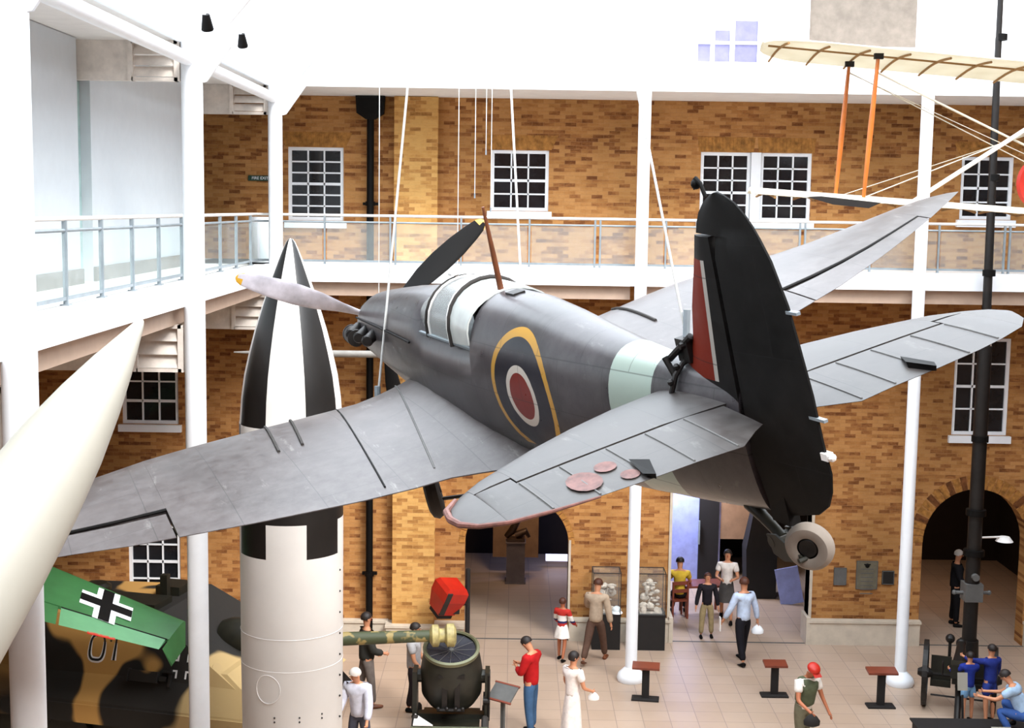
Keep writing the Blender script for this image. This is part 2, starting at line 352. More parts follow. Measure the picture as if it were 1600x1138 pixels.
bd = MB().box(-.42, .74, 34.0, 34.05, .42, 3.0).build('display_board', 'panelbeige'); tag(bd, 'beige display panel behind the sculpture inside the left arch', 'board')
sh = MB().box(.95, 1.75, 34.5, 34.7, .2, .34).build('light_box', mat('lit_case', 'dfe0ff', .3)); tag(sh, 'long low pale glowing case inside the left arch', 'light')
e = NT('lit_case_lamp'); e.out((.8, .8, 1, 1)); e.b.inputs['Emission Color'].default_value = (.75, .78, 1, 1); e.b.inputs['Emission Strength'].default_value = 1.2; sh.data.materials[0] = e.m

# ------------------------------------------------------------------ columns, roof steel, balustrade
def column(x, y, r, h, label, ribs=()):
    c = thing('steel_column', label, 'column', (x, y, 0), group='white steel columns')
    MB().lathe([(r, .2), (r, h)], 28).build('shaft', 'white', c, smooth=True)
    MB().lathe([(.001, 0), (.26, 0), (.28, .06), (.25, .15), (.17, .23), (r, .28)], 28).build('base', 'white', c, smooth=True)
    for pts, rr in ribs: MB().sweep(pts, rr, 12).build('branch', 'white', c, smooth=True)
    return c
rb = lambda s: [([(0, 0, 11.25), (.45, 0, 11.85), (1.1, 0, 12.6), (2.0, 0, 13.4), (3.2, 0, 14.3)], .11), ([(.1, 0, 11.3), (.6, .9, 12.0), (1.3, 1.8, 12.9), (2.2, 3, 13.9)], .05), ([(.05, 0, 11.3), (-.25, .6, 12.0), (-.5, 1.0, 12.9)], .04)]
column(-4.56, 12.5, .165, 14, 'white round steel column nearest the left edge, behind the cream nose cone', rb(0))
column(-4.56, 19.45, .15, 14, 'white round steel column left of the black and white rocket', rb(0))
column(-4.56, 26.15, .135, 14, 'white round steel column at the balcony corner above the rocket tip', rb(0))
column(2.45, 26.15, .118, 11.56, 'white round steel column beside the glass display cases')
column(7.8, 26.15, .118, 11.56, 'white round steel column between the wall plaques and the right arch')
gs = MB()
for y in (12.5, 19.45, 26.15):
    gs.prism([(-4.56, 10.95), (-4.35, 11.0), (-3.95, 11.56), (-4.1, 11.8), (-4.56, 11.7)], y - .03, y + .03)
struct('trim_17', gs, 'white')
struct('trim_18', MB().tube((-4.58, -3.9, 11.3), (-4.58, 26.2, 11.3), .095, n=14), 'white', smooth=True)
rf = MB()
for y in (-1, 6, 12.5, 19.45, 26.15): rf.box(-11.4, XR, y - .08, y + .08, 17.0, 17.35)
for x in (-4.5, 0, 4.5, 9): rf.box(x - .05, x + .05, -4, 28.8, 17.35, 17.5)
struct('ceiling_truss', rf, 'white')
def balustrade(P0, P1, z0, posts, dbl, label, first_panel=True):
    """P0->P1 ground line; posts = distances"""
    P0 = Vector(P0 + (0,)); P1 = Vector(P1 + (0,)); L = (P1 - P0).length; d = (P1 - P0) / L
    T = Matrix.Translation((P0.x, P0.y, z0)) @ Matrix.Rotation(math.atan2(d.y, d.x), 4, 'Z')
    b = thing('balustrade', label, 'railing', mw=T)
    MB().tube((0, 0, .96), (L, 0, .96), .026, n=12).build('handrail', 'offwhite', b, smooth=True)
    MB().tube((0, 0, .83), (L, 0, .83), .02, n=12).build('mid_rail', 'steel', b, smooth=True)
    MB().box(0, L, -.015, .015, .06, .1).build('bottom_rail', 'steel', b)
    for i, p in enumerate(posts):
        for q in ((-.05, .05) if i in dbl else (0,)):
            MB().box(p + q - .018, p + q + .018, -.025, .025, 0, .94).box(p + q - .06, p + q + .06, -.05, .05, 0, .015).build('post', 'steel', b)
    e = [0.0] + list(posts) + [L]
    for a, c in zip(e, e[1:]):
        if c - a > .2: MB().box(a + .04, c - .04, -.006, .006, .1, .8).build('glass_panel', 'glass', b)
    return b
balustrade((XL - .22, YB + .12), (XR - .1, YB + .12), 8.15, [1.3 + 1.32 * k for k in range(13)], (1, 4, 7, 10), 'steel and glass balustrade along the brick wall balcony')
balustrade((XL - .22, 2.0), (XL - .22, YB + .12), 8.15, [1.1 + 1.33 * k for k in range(18)], (), 'steel and glass balustrade of the left gallery, running away from the viewer')
cy = MB().lathe([(.001, 0), (.2, 0), (.2, .85), (.17, .9), (.001, .9)], 24).build('litter_bin', 'white', smooth=True); cy.location = (-5.05, 27.2, 8.15); tag(cy, 'white cylindrical bin behind the corner balustrade', 'bin')
for x, y, z, l in ((-4.14, 18.5, 11.66, 'black spotlight above the column left of the rocket'), (-4.36, 22.0, 11.84, 'black spotlight between the two left columns')):
    s_ = thing('spotlight', l, 'light', (x, y, z + .14))
    MB().lathe([(.001, .1), (.05, .1), (.085, -.1), (.075, -.12), (.001, -.09)], 16, Matrix.Rotation(R(25), 4, 'X') @ Matrix.Translation((0, 0, -.1))).build('lamp_head', 'black', s_, smooth=True)
    MB().box(-.66 if y < 20 else -.44, 0, -.012, .012, -.02, .02).build('bracket', 'white', s_)
sg = thing('exit_sign', 'small dark green exit sign with white letters on the shaded brick wall', 'sign', (-5.32, YW - .02, 9.84))
MB().box(-.25, .25, -.012, .02, -.055, .055).build('sign_board', mat('sign_green', '123a2a', .4), sg)
t = text_mesh('FIRE EXIT', .085, .002); q = MB(); q.add(t.v, t.f, Matrix.Translation((0, -.015, 0)) @ Matrix.Rotation(R(90), 4, 'X')); q.build('lettering', 'white', sg)
# plaques
for x0, x1, z0, z1, l, cm in ((7.02, 7.29, 1.3, 1.68, 'small dark bronze plaque on the brick, left of the big one', 'lead'), (7.5, 7.96, 1.22, 1.84, 'large grey plaque with dark crest, middle of three on the brick wall', 'plaque'), (8.06, 8.32, 1.33, 1.63, 'small dark plaque on the brick beside the white column', 'blackm')):
    p = thing('wall_plaque', l, 'plaque', ((x0 + x1) / 2, YW - .02, (z0 + z1) / 2)); w = (x1 - x0) / 2; h = (z1 - z0) / 2
    MB().box(-w, w, -.015, .02, -h, h).build('plate', cm, p)
    MB().box(-w, w, -.022, -.015, h - .015, h).box(-w, w, -.022, -.015, -h, -h + .015).box(-w, -w + .015, -.022, -.015, -h, h).box(w - .015, w, -.022, -.015, -h, h).build('rim', 'lead', p)
    if cm == 'plaque':
        MB().ball((0, -.02, h * .68), .05, 10, sy=.3).box(-.07, .07, -.025, -.015, h * .72, h * .8).build('crest', 'black', p)
        q = MB(); [q.box(-w * .6, w * .6, -.018, -.015, h * .4 - k * .09, h * .4 - k * .09 + .02) for k in range(7)]; q.build('inscription', 'lead', p)

# ------------------------------------------------------------------ the fighter aircraft (body frame: x aft of the spinner, y port, z up)
def paint(name, base, alt, rough=.4, decal=None, lines=('x', 'z'), lw=.012, thr=.52, bw=.62, bh=.36, metal=0.0, scratch=.25, nsc=.55, spec=.5, mot=.14):
    n = NT(name); p = n.xyz(); ax = {'x': p[0], 'y': p[1], 'z': p[2]}
    f = n.noise(nsc, 2, .4); g = n.noise(7, 6, .7); s = n.noise(2.2, 5, .7, None, (1, 4, 1))
    c = n.mix(n.math('MULTIPLY', n.math('SUBTRACT', f, thr - .03), 16, clamp=True), lin(base), lin(alt))
    c = n.mix(n.math('MULTIPLY', n.math('SUBTRACT', g, .35, clamp=True), 1.4, clamp=True), c, n.mix(mot, c, (.5, .48, .47, 1)))
    c = n.mix(n.math('MULTIPLY', n.math('SUBTRACT', s, .62, clamp=True), 6 * scratch, clamp=True), c, lin('a8a6a0'))
    if decal: c = decal(n, c, p)
    b = n.t.nodes.new('ShaderNodeTexBrick'); n.lk(n.comb(ax[lines[0]], ax[lines[1]], 0.0), b.inputs['Vector'])
    b.inputs['Scale'].default_value = 1; b.inputs['Brick Width'].default_value = bw; b.inputs['Row Height'].default_value = bh; b.inputs['Mortar Size'].default_value = lw * .35; b.inputs['Mortar Smooth'].default_value = .2
    c = n.mix(n.math('MULTIPLY', b.outputs['Fac'], .5), c, (.01, .01, .01, 1))
    n.bump(n.math('SUBTRACT', n.noise(1.6, 3, .5), n.math('MULTIPLY', b.outputs['Fac'], .3)), .12, .05)
    return n.out(c, n.math('ADD', rough - .08, n.math('MULTIPLY', g, .22)), metal, spec)
def roundel(n, c, p):
    dx = n.math('MULTIPLY', n.math('ADD', p[0], 5.88), .95); dz = n.math('SUBTRACT', p[2], .03)
    d = n.math('SQRT', n.math('ADD', n.math('MULTIPLY', dx, dx), n.math('MULTIPLY', dz, dz)))
    side = n.math('GREATER_THAN', n.math('ABSOLUTE', p[1]), .12)
    for r, col in ((.49, 'b08434'), (.43, '1b1b24'), (.235, 'b8b0a6'), (.18, '6e1d14')):
        c = n.mix(n.math('MULTIPLY', n.math('LESS_THAN', d, r), side), c, lin(col))
    band = n.math('MULTIPLY', n.math('LESS_THAN', p[0], -7.22), n.math('GREATER_THAN', p[0], -7.72))
    c = n.mix(band, c, lin('8f9d93'))
    under = n.math('LESS_THAN', p[2], n.math('ADD', n.math('MULTIPLY', p[0], -.02), -.5))
    return n.mix(n.math('MULTIPLY', under, n.math('GREATER_THAN', p[0], -7.2)), c, lin('454340'))
M['fus'] = paint('fuselage_camouflage_paint', '2f2c2e', '3a3639', .28, roundel, spec=.35)
M['wingp'] = paint('wing_camouflage_paint', '38302f', '453d3c', .34, None, ('x', 'y'), bw=.9, bh=.62, scratch=.45, mot=.24)
M['tailp'] = paint('tailplane_paint', '27211e', '2e2825', .40, None, ('x', 'y'), bw=.8, bh=.45, scratch=.2)
def finflash(n, c, p):   # red, white, then dark blue of the tail flash
    ln = n.math('ADD', n.math('ADD', p[0], 8.40), n.math('MULTIPLY', n.math('SUBTRACT', p[2], .42), .115))
    red = n.math('MULTIPLY', n.math('GREATER_THAN', ln, .02), n.math('LESS_THAN', p[2], 1.10))
    red = n.math('MULTIPLY', red, n.math('GREATER_THAN', p[2], .40))
    wh = n.math('MULTIPLY', n.math('LESS_THAN', n.math('ABSOLUTE', ln), .022), n.math('LESS_THAN', p[2], 1.10))
    wh = n.math('MULTIPLY', wh, n.math('GREATER_THAN', p[2], .40))
    return n.mix(wh, n.mix(red, c, lin('6a2012')), lin('a09a92'))
M['finp'] = paint('fin_dark_paint', '0c0a09', '100d0c', .55, finflash, ('x', 'z'), bw=2, bh=.5, scratch=.02, spec=.12, mot=.03)
M['rudp'] = paint('rudder_dark_paint', '0a0908', '0e0c0b', .6, None, ('x', 'z'), bw=3, bh=.6, scratch=.02, spec=.12, mot=.03)
M['under'] = mat('pale_underside_paint', '9aa09c', .45)
PM = Matrix(((-0.35269857, -0.89719797, -0.26578097, -1.6452959), (0.93568861, -0.33526667, -0.10992309, 15.4772248), (0.00951527, -0.28745795, 0.95774599, 8.0672046), (0, 0, 0, 1)))
AC = thing('fighter_aircraft', 'dark grey-green single-seat fighter with a tail roundel band, hung by cables in front of the rocket', 'aircraft', mw=PM)
AC['label'] = 'dark grey-green wartime fighter aircraft with a yellow-ringed roundel on its side, hung by cables'
F = Matrix.Diagonal((-1, 1, 1, 1))            # aft-positive station numbers to the body frame
def interp(tab, x):
    for (a, *u), (b, *v) in zip(tab, tab[1:]):
        if a <= x <= b: t = (x - a) / (b - a); return [p + (q - p) * t for p, q in zip(u, v)]
    return list(tab[0][1:]) if x < tab[0][0] else list(tab[-1][1:])
# station, top, bottom, half width, height of greatest width, exponent
FT = [(.78, .30, -.34, .33, -.02), (.95, .345, -.38, .355, -.02), (1.6, .42, -.47, .39, -.03), (2.3, .495, -.58, .41, -.05), (2.9, .545, -.64, .43, -.06), (3.34, .56, -.68, .44, -.06), (3.46, .44, -.69, .445, -.06),
      (3.62, .38, -.70, .45, -.05), (4.55, .38, -.71, .45, -.04), (4.92, .40, -.70, .445, -.02), (4.95, .655, -.70, .44, 0), (5.5, .655, -.675, .415, .02), (6.1, .60, -.64, .37, .04), (6.65, .535, -.60, .32, .06), (7.2, .485, -.545, .265, .08),
      (7.75, .455, -.48, .20, .10), (8.2, .43, -.42, .145, .12), (8.6, .40, -.36, .09, .13)]
def fring(x, n=40, grow=0):
    t, b, w, zc = interp(FT, x); out = []
    for k in range(n):
        a = 2 * pi * k / n; c, s = math.cos(a), math.sin(a); pw = .9
        out.append((-x, (w + grow) * math.copysign(abs(c) ** pw, c), zc + (t - zc + grow if s > 0 else zc - b + grow) * math.copysign(abs(s) ** .95, s)))
    return out
xs = sorted(set([a[0] for a in FT] + [1.2, 2.0, 2.6, 3.1, 3.54, 4.0, 4.3, 5.2, 5.8, 6.4, 7.0, 7.4, 7.95, 8.4]))
MB().loft([fring(x) for x in xs]).build('fuselage', 'fus', AC, smooth=True)
# cowling details
MB().loft([[(-x, y * s, z * s) for y, z in [(.34 * math.cos(2 * pi * k / 32), .33 * math.sin(2 * pi * k / 32) - .02) for k in range(32)]] for x, s in ((.80, .93), (.72, .9), (.70, .3))]).build('cowl_front_ring', 'darkmetal', AC, smooth=True)
MB().lathe([(.26, 0), (.255, .12), (.22, .3), (.15, .46), (.06, .57), (.001, .6)], 28, Matrix.Translation((-.68, 0, 0)) @ Matrix.Rotation(R(90), 4, 'Y')).build('spinner', 'black', AC, smooth=True)
def blade(a, tip='gold'):
    # cranked, twisted propeller blade lying in the disc plane at x=.45
    rings = []; rg = [.1, .25, .45, .7, .95, 1.2, 1.42, 1.56, 1.62, 1.64]; ch = [.045, .05, .085, .125, .135, .125, .1, .075, .045, .012]; tw = [60, 60, 50, 38, 30, 25, 21, 19, 18, 18]
    for r, c, w in zip(rg, ch, tw):
        w = R(w); ring = []
        for k in range(16):
            t = 2 * pi * k / 16; u = c * math.cos(t); v = (.5 if r < .3 else .1) * c * math.sin(t)
            ring.append((-.45 + u * math.sin(w) + v * math.cos(w), 0 + u * math.cos(w) - v * math.sin(w), r))
        rings.append(ring)
    T = Matrix.Rotation(a, 4, 'X')
    b = MB().loft(rings[:-2] + [rings[-2]], True, T).build('propeller_blade', 'black', AC, smooth=True)
    MB().loft([[(p[0] * 1.0, p[1] * 1.03, p[2]) for p in r_] for r_ in rings[-3:]], True, Matrix.Rotation(a, 4, 'X')).build('blade_tip', mat('yellow_tip', 'd6a432', .4), b, smooth=True)
    return b
M['blade_l'] = mat('sheen_blade_paint', 'cbc8d2', .25, var=.2)  # bright sheen on the left blade put into its base colour
bl = blade(R(-57)); bl.data.materials[0] = M['blade_l']; bl['label'] = 'pale propeller blade with its sheen painted in'
blade(R(65)); blade(R(184))
for s in (1, -1):
    ex = MB()
    for k in range(3):
        x = .98 + .34 * k; ex.tube((-x, s * .36, .06), (-x - .16, s * .50, .04), .06, .055, 14).tube((-x - .14, s * .49, .04), (-x - .17, s * .505, .04), .062, .045, 14)
    ex.build('exhaust_stack', 'darkmetal', AC, smooth=True)
    MB().tube((-.86, s * .42, -.01), (-1.18, s * .46, -.01), .10, .09, 18).tube((-.83, s * .415, -.01), (-.87, s * .42, -.01), .105, .105, 18).build('exhaust_shroud', 'darkmetal', AC, smooth=True)
    MB().sweep([(-.8, s * .315, .14), (-1.6, s * .375, .17), (-2.4, s * .40, .17), (-3.2, s * .425, .16)], .011, 6).build('cowl_seam', 'black', AC)
# lifting surfaces
def tk(c): return 5 * (.2969 * math.sqrt(max(c, 0)) - .126 * c - .3516 * c * c + .2843 * c ** 3 - .1015 * c ** 4)
def surf(st, c0, c1, vertical=False, n=12, sgn=1, blunt=0.0):
    """st: (span, le, te, offset, thickness ratio) ; c0/c1 chord range"""
    rings = []
    for s_, le, te, off, th in st:
        ch = te - le; up = []; lo = []
        for i in range(n + 1):
            u = .5 - .5 * math.cos(pi * i / n) if c0 == 0 and c1 == 1 else (1 - math.cos(pi / 2 * i / n) if c0 == 0 else i / n)
            c = c0 + (c1 - c0) * u; h = th * ch * tk(c)
            if c0 > 0: h *= (.35 + .65 * min(1, (c - c0) / .03 + .0)) if c - c0 < .03 else 1
            h = max(h, blunt); x = le + c * ch
            if vertical: up.append((-x, off + h, s_)); lo.append((-x, off - h, s_))
            else: up.append((-x, sgn * s_, off + h * 1.15)); lo.append((-x, sgn * s_, off - h * .85))
        rings.append(up + lo[::-1])
    return MB().loft(rings)
LEp = [(0, 2.2), (.9, 2.19), (1.3, 2.16), (1.8, 2.15), (2.3, 2.12), (2.9, 2.16), (3.5, 2.36), (4.2, 2.56), (4.8, 2.8), (5.2, 3.0), (5.45, 3.2), (5.58, 3.4), (5.61, 3.5)]
TEp = [(0, 5.9), (.35, 5.7), (.6, 5.4), (.9, 5.24), (1.35, 5.26), (1.7, 5.2), (2.4, 5.03), (3.3, 4.75), (3.85, 4.49), (4.4, 4.3), (4.9, 4.1), (5.3, 3.85), (5.5, 3.7), (5.61, 3.52)]
LEs = [(0, 2.2), (1.9, 2.16), (2.6, 2.12), (3.0, 2.25), (3.85, 2.72), (4.36, 2.8), (5.16, 2.88), (5.45, 2.98), (5.62, 3.14), (5.68, 3.25)]
TEs = [(0, 5.6), (.5, 5.3), (1.2, 5.1), (2.0, 4.85), (2.75, 4.63), (3.4, 4.46), (4.23, 4.09), (4.88, 3.76), (5.4, 3.45), (5.68, 3.27)]
di = math.tan(R(5.1))
def wst(LE, TE, ys):
    out = []
    for y in ys:
        z = -.645 + di * y; th = .14 - .07 * y / 5.6
        if y < 1.0: z += .10 * (1 - y) ** 2; th += .06 * (1 - y)
        out.append((y, interp(LE, y)[0], interp(TE, y)[0], z, th))
    return out
for nm, LE, TE, sg in (('port', LEp, TEp, 1), ('starboard', LEs, TEs, -1)):
    tipy = LE[-1][0]; a0, a1 = 2.95, 4.95
    ys = [.1, .25, .4, .55, .7, .9, 1.2, 1.6, 2.0, 2.4, 2.7, a0]
    full = surf(wst(LE, TE, ys), 0, 1, sgn=sg); wing = MB()
    wing.add(full.v, full.f)
    for seg, cc in ((([a0 + .001, 3.3, 3.7, 4.1, 4.5, a1]), .755), (([a1 + .001, 5.1, 5.25, 5.4, 5.5, tipy - .06, tipy - .02, tipy]), 1)):
        q = surf(wst(LE, TE, seg), 0, cc, sgn=sg); wing.add(q.v, q.f)
    w = wing.build('wing', 'wingp', AC, smooth=True)
    surf(wst(LE, TE, [a0 + .02, 3.3, 3.7, 4.1, 4.5, a1 - .02]), .768, 1, sgn=sg).build('aileron', 'wingp', w, smooth=True)
    def onw(x, y, up=.006):
        (_, le, te, z, th), = wst(LE, TE, [y]); c = (x - le) / (te - le); return (-x, sg * y, z + 1.15 * th * (te - le) * tk(max(0, min(1, c))) + up)
    if sg == 1:
        for y0, y1 in ((1.78, 1.9), (1.53, 1.69)):
            MB().sweep([onw(2.22 + 1.45 * t / 8, y0 + (y1 - y0) * t / 8) for t in range(9)], .014, 6).build('gun_bay_strip', 'rubberd', w, smooth=True)
        MB().sweep([onw(2.5 + 2.6 * t / 10, 1.12 + .27 * t / 10, .001) for t in range(11)], .008, 6).build('skin_joint', 'black', w)
        MB().sweep([onw(2.5 + 2.5 * t / 10, .5 + .45 * t / 10, .001) for t in range(11)], .009, 6).build('walkway_edge', 'lead', w)
    else:
        MB().sweep([onw(2.35 + 1.2 * t / 8, 1.95 - .1 * t / 8) for t in range(9)], .016, 6).build('gun_bay_strip', 'rubberd', w, smooth=True)
    MB().sweep([onw(.755 * interp(TE, y)[0] + .245 * interp(LE, y)[0] + .012, y, -.012) for y in (a0, 3.4, 3.9, 4.4, a1)], .014, 6).build('aileron_hinge_gap', 'black', w)
    MB().tube((-2.2, sg * .70, -.53), (-2.34, sg * .64, -.50), .02, n=8).box(-2.4, -2.18, sg * .66 - .04, sg * .66 + .04, -.50, -.475).build('lifting_lug', 'steel', w)
# tailplane and elevators, z .27
zt = .25
TL = [(.0, 7.72), (.25, 7.74), (.5, 7.77), (.93, 7.88), (1.24, 8.03), (1.5, 8.17), (1.65, 8.29), (1.75, 8.43), (1.79, 8.56)]
TT = [(.0, 8.86), (.16, 8.93), (.36, 9.12), (.54, 9.09), (1.08, 9.06), (1.38, 9.0), (1.59, 8.93), (1.72, 8.80), (1.79, 8.62)]
HX = 8.5
for sg in (1, -1):
    def st(ys, lo=None, hi=None):
        return [(y, interp(TL, y)[0], interp(TT, y)[0], zt, .10 if y < 1.6 else .085) for y in ys]
    def cut(ys, x0, x1, off=0):
        rings = []
        for y, le, te, z, th in st(ys):
            c0 = 0 if x0 is None else (x0 - le) / (te - le); c1 = 1 if x1 is None else (x1 - le) / (te - le); up = []; lo = []
            for i in range(11):
                u = i / 10; u = 1 - math.cos(pi / 2 * u) if x0 is None else u
                c = max(0, min(1, c0 + (c1 - c0) * u)); h = th * (te - le) * tk(c); up.append((-(le + c * (te - le)), sg * y, z + h)); lo.append((-(le + c * (te - le)), sg * y, z - h))
            rings.append(up + lo[::-1])
        return MB().loft(rings)
    tp = MB(); a = cut([.05, .2, .5, .8, 1.1, 1.38], None, HX - .012); tp.add(a.v, a.f); a = cut([1.381, 1.5, 1.6], None, 8.40); tp.add(a.v, a.f)
    tpo = tp.build('tailplane', 'tailp', AC, smooth=True)
    el = MB(); a = cut([.12, .2, .36, .6, .9, 1.2, 1.39], HX + .012, None); el.add(a.v, a.f); a = cut([1.391, 1.5, 1.59, 1.601], 8.425, None); el.add(a.v, a.f)
    a = cut([1.602, 1.66, 1.71, 1.75, 1.78, 1.79], None, None); el.add(a.v, a.f)
    elo = el.build('elevator', 'tailp', tpo, smooth=True)
    MB().box(-HX - .012, -HX + .012, sg * .12, sg * 1.38, zt - .02, zt + .035).box(-8.425, -8.4, sg * 1.38, sg * 1.6, zt - .015, zt + .02).build('hinge_gap', 'black', tpo)
    nb = MB(); nb.add([(-8.80, sg * .86, zt + .046), (-8.93, sg * .80, zt + .05), (-9.11, sg * .86, zt + .03), (-9.04, sg * .90, zt + .03), (-8.85, sg * .84, zt - .0), (-8.95, sg * .80, zt), (-9.10, sg * .86, zt)], [(0, 1, 2, 3), (0, 1, 5, 4), (1, 2, 6, 5), (2, 3, 6), (3, 0, 4, 6), (4, 5, 6)])
    nb.build('tab_opening', 'black', elo)
    ribs = MB()
    for y in (.38, .62, .86, 1.14, 1.38):
        te = interp(TT, y)[0]; le = interp(TL, y)[0]; ribs.sweep([(-(HX + .03 + (te - HX - .05) * t / 5), sg * y, zt + .10 * (te - le) * tk((HX + .03 + (te - HX - .05) * t / 5 - le) / (te - le)) + .001) for t in range(6)], .006, 6)
    ribs.build('rib_tape', 'lead', elo)
    if sg == 1:
        rp = MB()
        for cx, cy, rx, ry in ((8.84, 1.14, .13, .09), (8.76, .98, .07, .06), (8.95, .93, .06, .05)):
            rp.add([(-(cx + rx * math.cos(a)), cy + ry * math.sin(a), zt + .10 * 1.2 * tk((cx + rx * math.cos(a) - 7.9) / 1.17) + .006) for a in [2 * pi * k / 14 for k in range(14)]] + [(-cx, cy, zt + .12 * tk((cx - 7.9) / 1.17) + .002)], [(k, (k + 1) % 14, 14) for k in range(14)])
        rp.build('paint_patch', mat('faded_pink_primer', '6a4640', .6, var=.3, sc=14), elo)
        MB().sweep([(-x, y, zt) for x, y in ((8.30, 1.68), (8.43, 1.775), (8.57, 1.80), (8.70, 1.79), (8.82, 1.73), (8.93, 1.60), (9.0, 1.39), (9.05, 1.15))], [.012, .02, .02, .018, .014, .012, .01, .006], 8).build('worn_tip_edge', mat('red_primer_edge', '70443a', .55, var=.3, sc=20), elo, smooth=True)
# fin + rudder from outlines
FL = [(.0, 7.6), (.40, 7.85), (.5, 8.0), (.62, 8.1), (.8, 8.17), (1.11, 8.34), (1.22, 8.40)]
RT = [(-.36, 8.72), (-.33, 8.85), (-.27, 9.08), (-.2, 9.19), (-.11, 9.25), (0, 9.285), (.18, 9.27), (.42, 9.27), (.67, 9.245), (.89, 9.22), (1.12, 9.15), (1.28, 9.06), (1.38, 8.97), (1.43, 8.90), (1.46, 8.82), (1.475, 8.76)]
RL = [(1.245, 8.42), (1.30, 8.45), (1.36, 8.50), (1.42, 8.58), (1.46, 8.67), (1.475, 8.73)]
def vring(z, x0, x1, w0, w1, n=8):
    L = [(-(x0 + (x1 - x0) * i / n), (w0 + (w1 - w0) * i / n) * (math.sin(pi * min(1, (i / n) * 2.5) / 2) if w0 < .03 else 1)) for i in range(n + 1)]
    return [(x, y, z) for x, y in L] + [(x, -y, z) for x, y in L[::-1]]
rings = []
for z in (.2, .42, .5, .62, .8, .95, 1.11, 1.235):
    le = interp(FL, z)[0]; w = .085 - .045 * z
    rings.append([(-(le + (8.60 - le) * i / 8), w * math.sin(pi / 2 * min(1, (i / 8 * .95 + .02) * 1.6)), z) for i in range(9)] + [(-(le + (8.60 - le) * i / 8), -w * math.sin(pi / 2 * min(1, (i / 8 * .95 + .02) * 1.6)), z) for i in range(8, -1, -1)])
fin = MB().loft(rings).build('fin', 'finp', AC, smooth=True)
rings = []
for z in (-.36, -.33, -.27, -.2, -.11, 0, .18, .42, .67, .89, 1.12, 1.235):
    te = interp(RT, z)[0]; w = max(.02, .075 - .04 * z if z > 0 else .075 + z * .12)
    rings.append(vring(z, 8.63, te, w, .006))
for z in (1.245, 1.30, 1.36, 1.42, 1.46, 1.475):
    te = interp(RT, z)[0]; le = interp(RL, z)[0]; rings.append(vring(z, le, te, .024, .005))
rud = MB().loft(rings).build('rudder', 'rudp', AC, smooth=True)
MB().box(-9.31, -9.25, -.02, .02, .08, .12).ball((-9.325, 0, .1), .022, 10).build('tail_lamp', 'offwhite', rud)
MB().box(-8.80, -8.62, -.035, .035, -.40, .24).build('stern_post', 'rudp', AC)
for z in (.30, .86): MB().box(-9.34 + (.04 if z > .5 else 0), -9.2, -.012, .012, z - .008, z + .008).build('trim_hinge', 'steel', rud)
# fin top pulley, tail sling
MB().sweep([(-8.62, 0, 1.45), (-8.60, 0, 1.52), (-8.56, 0, 1.55), (-8.52, 0, 1.53), (-8.53, 0, 1.49)], .012, 8).ball((-8.55, 0, 1.52), .03, 10).build('pulley', 'black', AC, smooth=True)
sl = MB().sweep([(-8.0, y, z) for y, z in [(.2 * math.cos(a), .15 + .32 * math.sin(a)) for a in [-1.2 + .35 * k for k in range(13)]]], .018, 8)
sl.box(-8.08, -7.94, -.05, .05, .46, .60).tube((-8.05, -.08, .57), (-8.05, .08, .57), .02, n=8).tube((-7.9, .09, .48), (-8.1, .02, .62), .022, n=8).tube((-7.96, .1, .36), (-7.9, .12, .5), .02, n=8)
for k in range(12): a = -1.1 + .36 * k; sl.ball((-8.0, .215 * math.cos(a), .15 + .34 * math.sin(a)), .022, 8)
sl.build('tail_sling', 'darkmetal', AC, smooth=True)
# canopy
def carc(x, top, hw, z0, n=14, lean=0):
    return [(-(x + lean * math.sin(pi * i / n)), hw * math.cos(pi * i / n) * (1 if 1 else 0), z0 + (top - z0) * math.sin(pi * i / n) ** .8) for i in range(n + 1)]
def shell(secs, th=.012):
    rings = []
    for x, top, hw, z0, lean in secs:
        o = carc(x, top, hw, z0, lean=lean); i_ = carc(x, top - th, hw - th, z0, lean=lean); rings.append(o + i_[::-1])
    return MB().loft(rings)
shell([(3.36, .56, .30, .34, 0), (3.56, .62, .33, .30, .06), (3.70, .665, .345, .28, .1)]).build('windscreen', 'canopy', AC, smooth=True)
shell([(3.72, .68, .35, .27, .1), (3.95, .715, .365, .26, .06), (4.2, .72, .37, .27, .02), (4.40, .71, .37, .28, 0)]).build('canopy_hood', 'canopy', AC, smooth=True)
shell([(4.44, .705, .375, .28, 0), (4.7, .69, .39, .30, 0), (4.95, .66, .40, .32, 0)]).build('rear_glazing', 'sheen_glazing', AC, smooth=True)
for x, top, hw, z0, l, r, m_ in ((3.69, .685, .356, .25, .1, .024, 'rubberd'), (4.425, .72, .382, .25, 0, .02, 'rubberd'), (3.76, .695, .36, .26, .09, .011, 'offwhite'), (4.37, .722, .374, .26, 0, .014, 'offwhite')):
    MB().sweep(carc(x, top, hw, z0, lean=l), r, 8).build('canopy_frame', m_, AC, smooth=True)
for s in (1, -1): MB().box(-4.95, -3.45, s * .36 - .012, s * .36 + .014, .262, .28).build('canopy_rail', 'steel', AC)
MB().tube((-3.8, 0, .68), (-3.8, 0, .73), .02, n=8).box(-3.85, -3.75, -.06, .06, .72, .745).build('rear_view_mirror', 'offwhite', AC)
MB().box(-4.7, -4.62, -.2, .2, .3, .62).box(-4.62, -4.5, -.1, .1, .42, .6).build('head_armour', 'rubberd', AC)
MB().sweep([(-4.88, 0, .62), (-4.93, 0, .95), (-4.98, 0, 1.34)], [.028, .022, .012], 10).build('aerial_mast', 'wood', AC, smooth=True)
MB().box(-5.3, -5.12, -.05, .05, .64, .668).build('hatch_handle', 'darkmetal', AC)
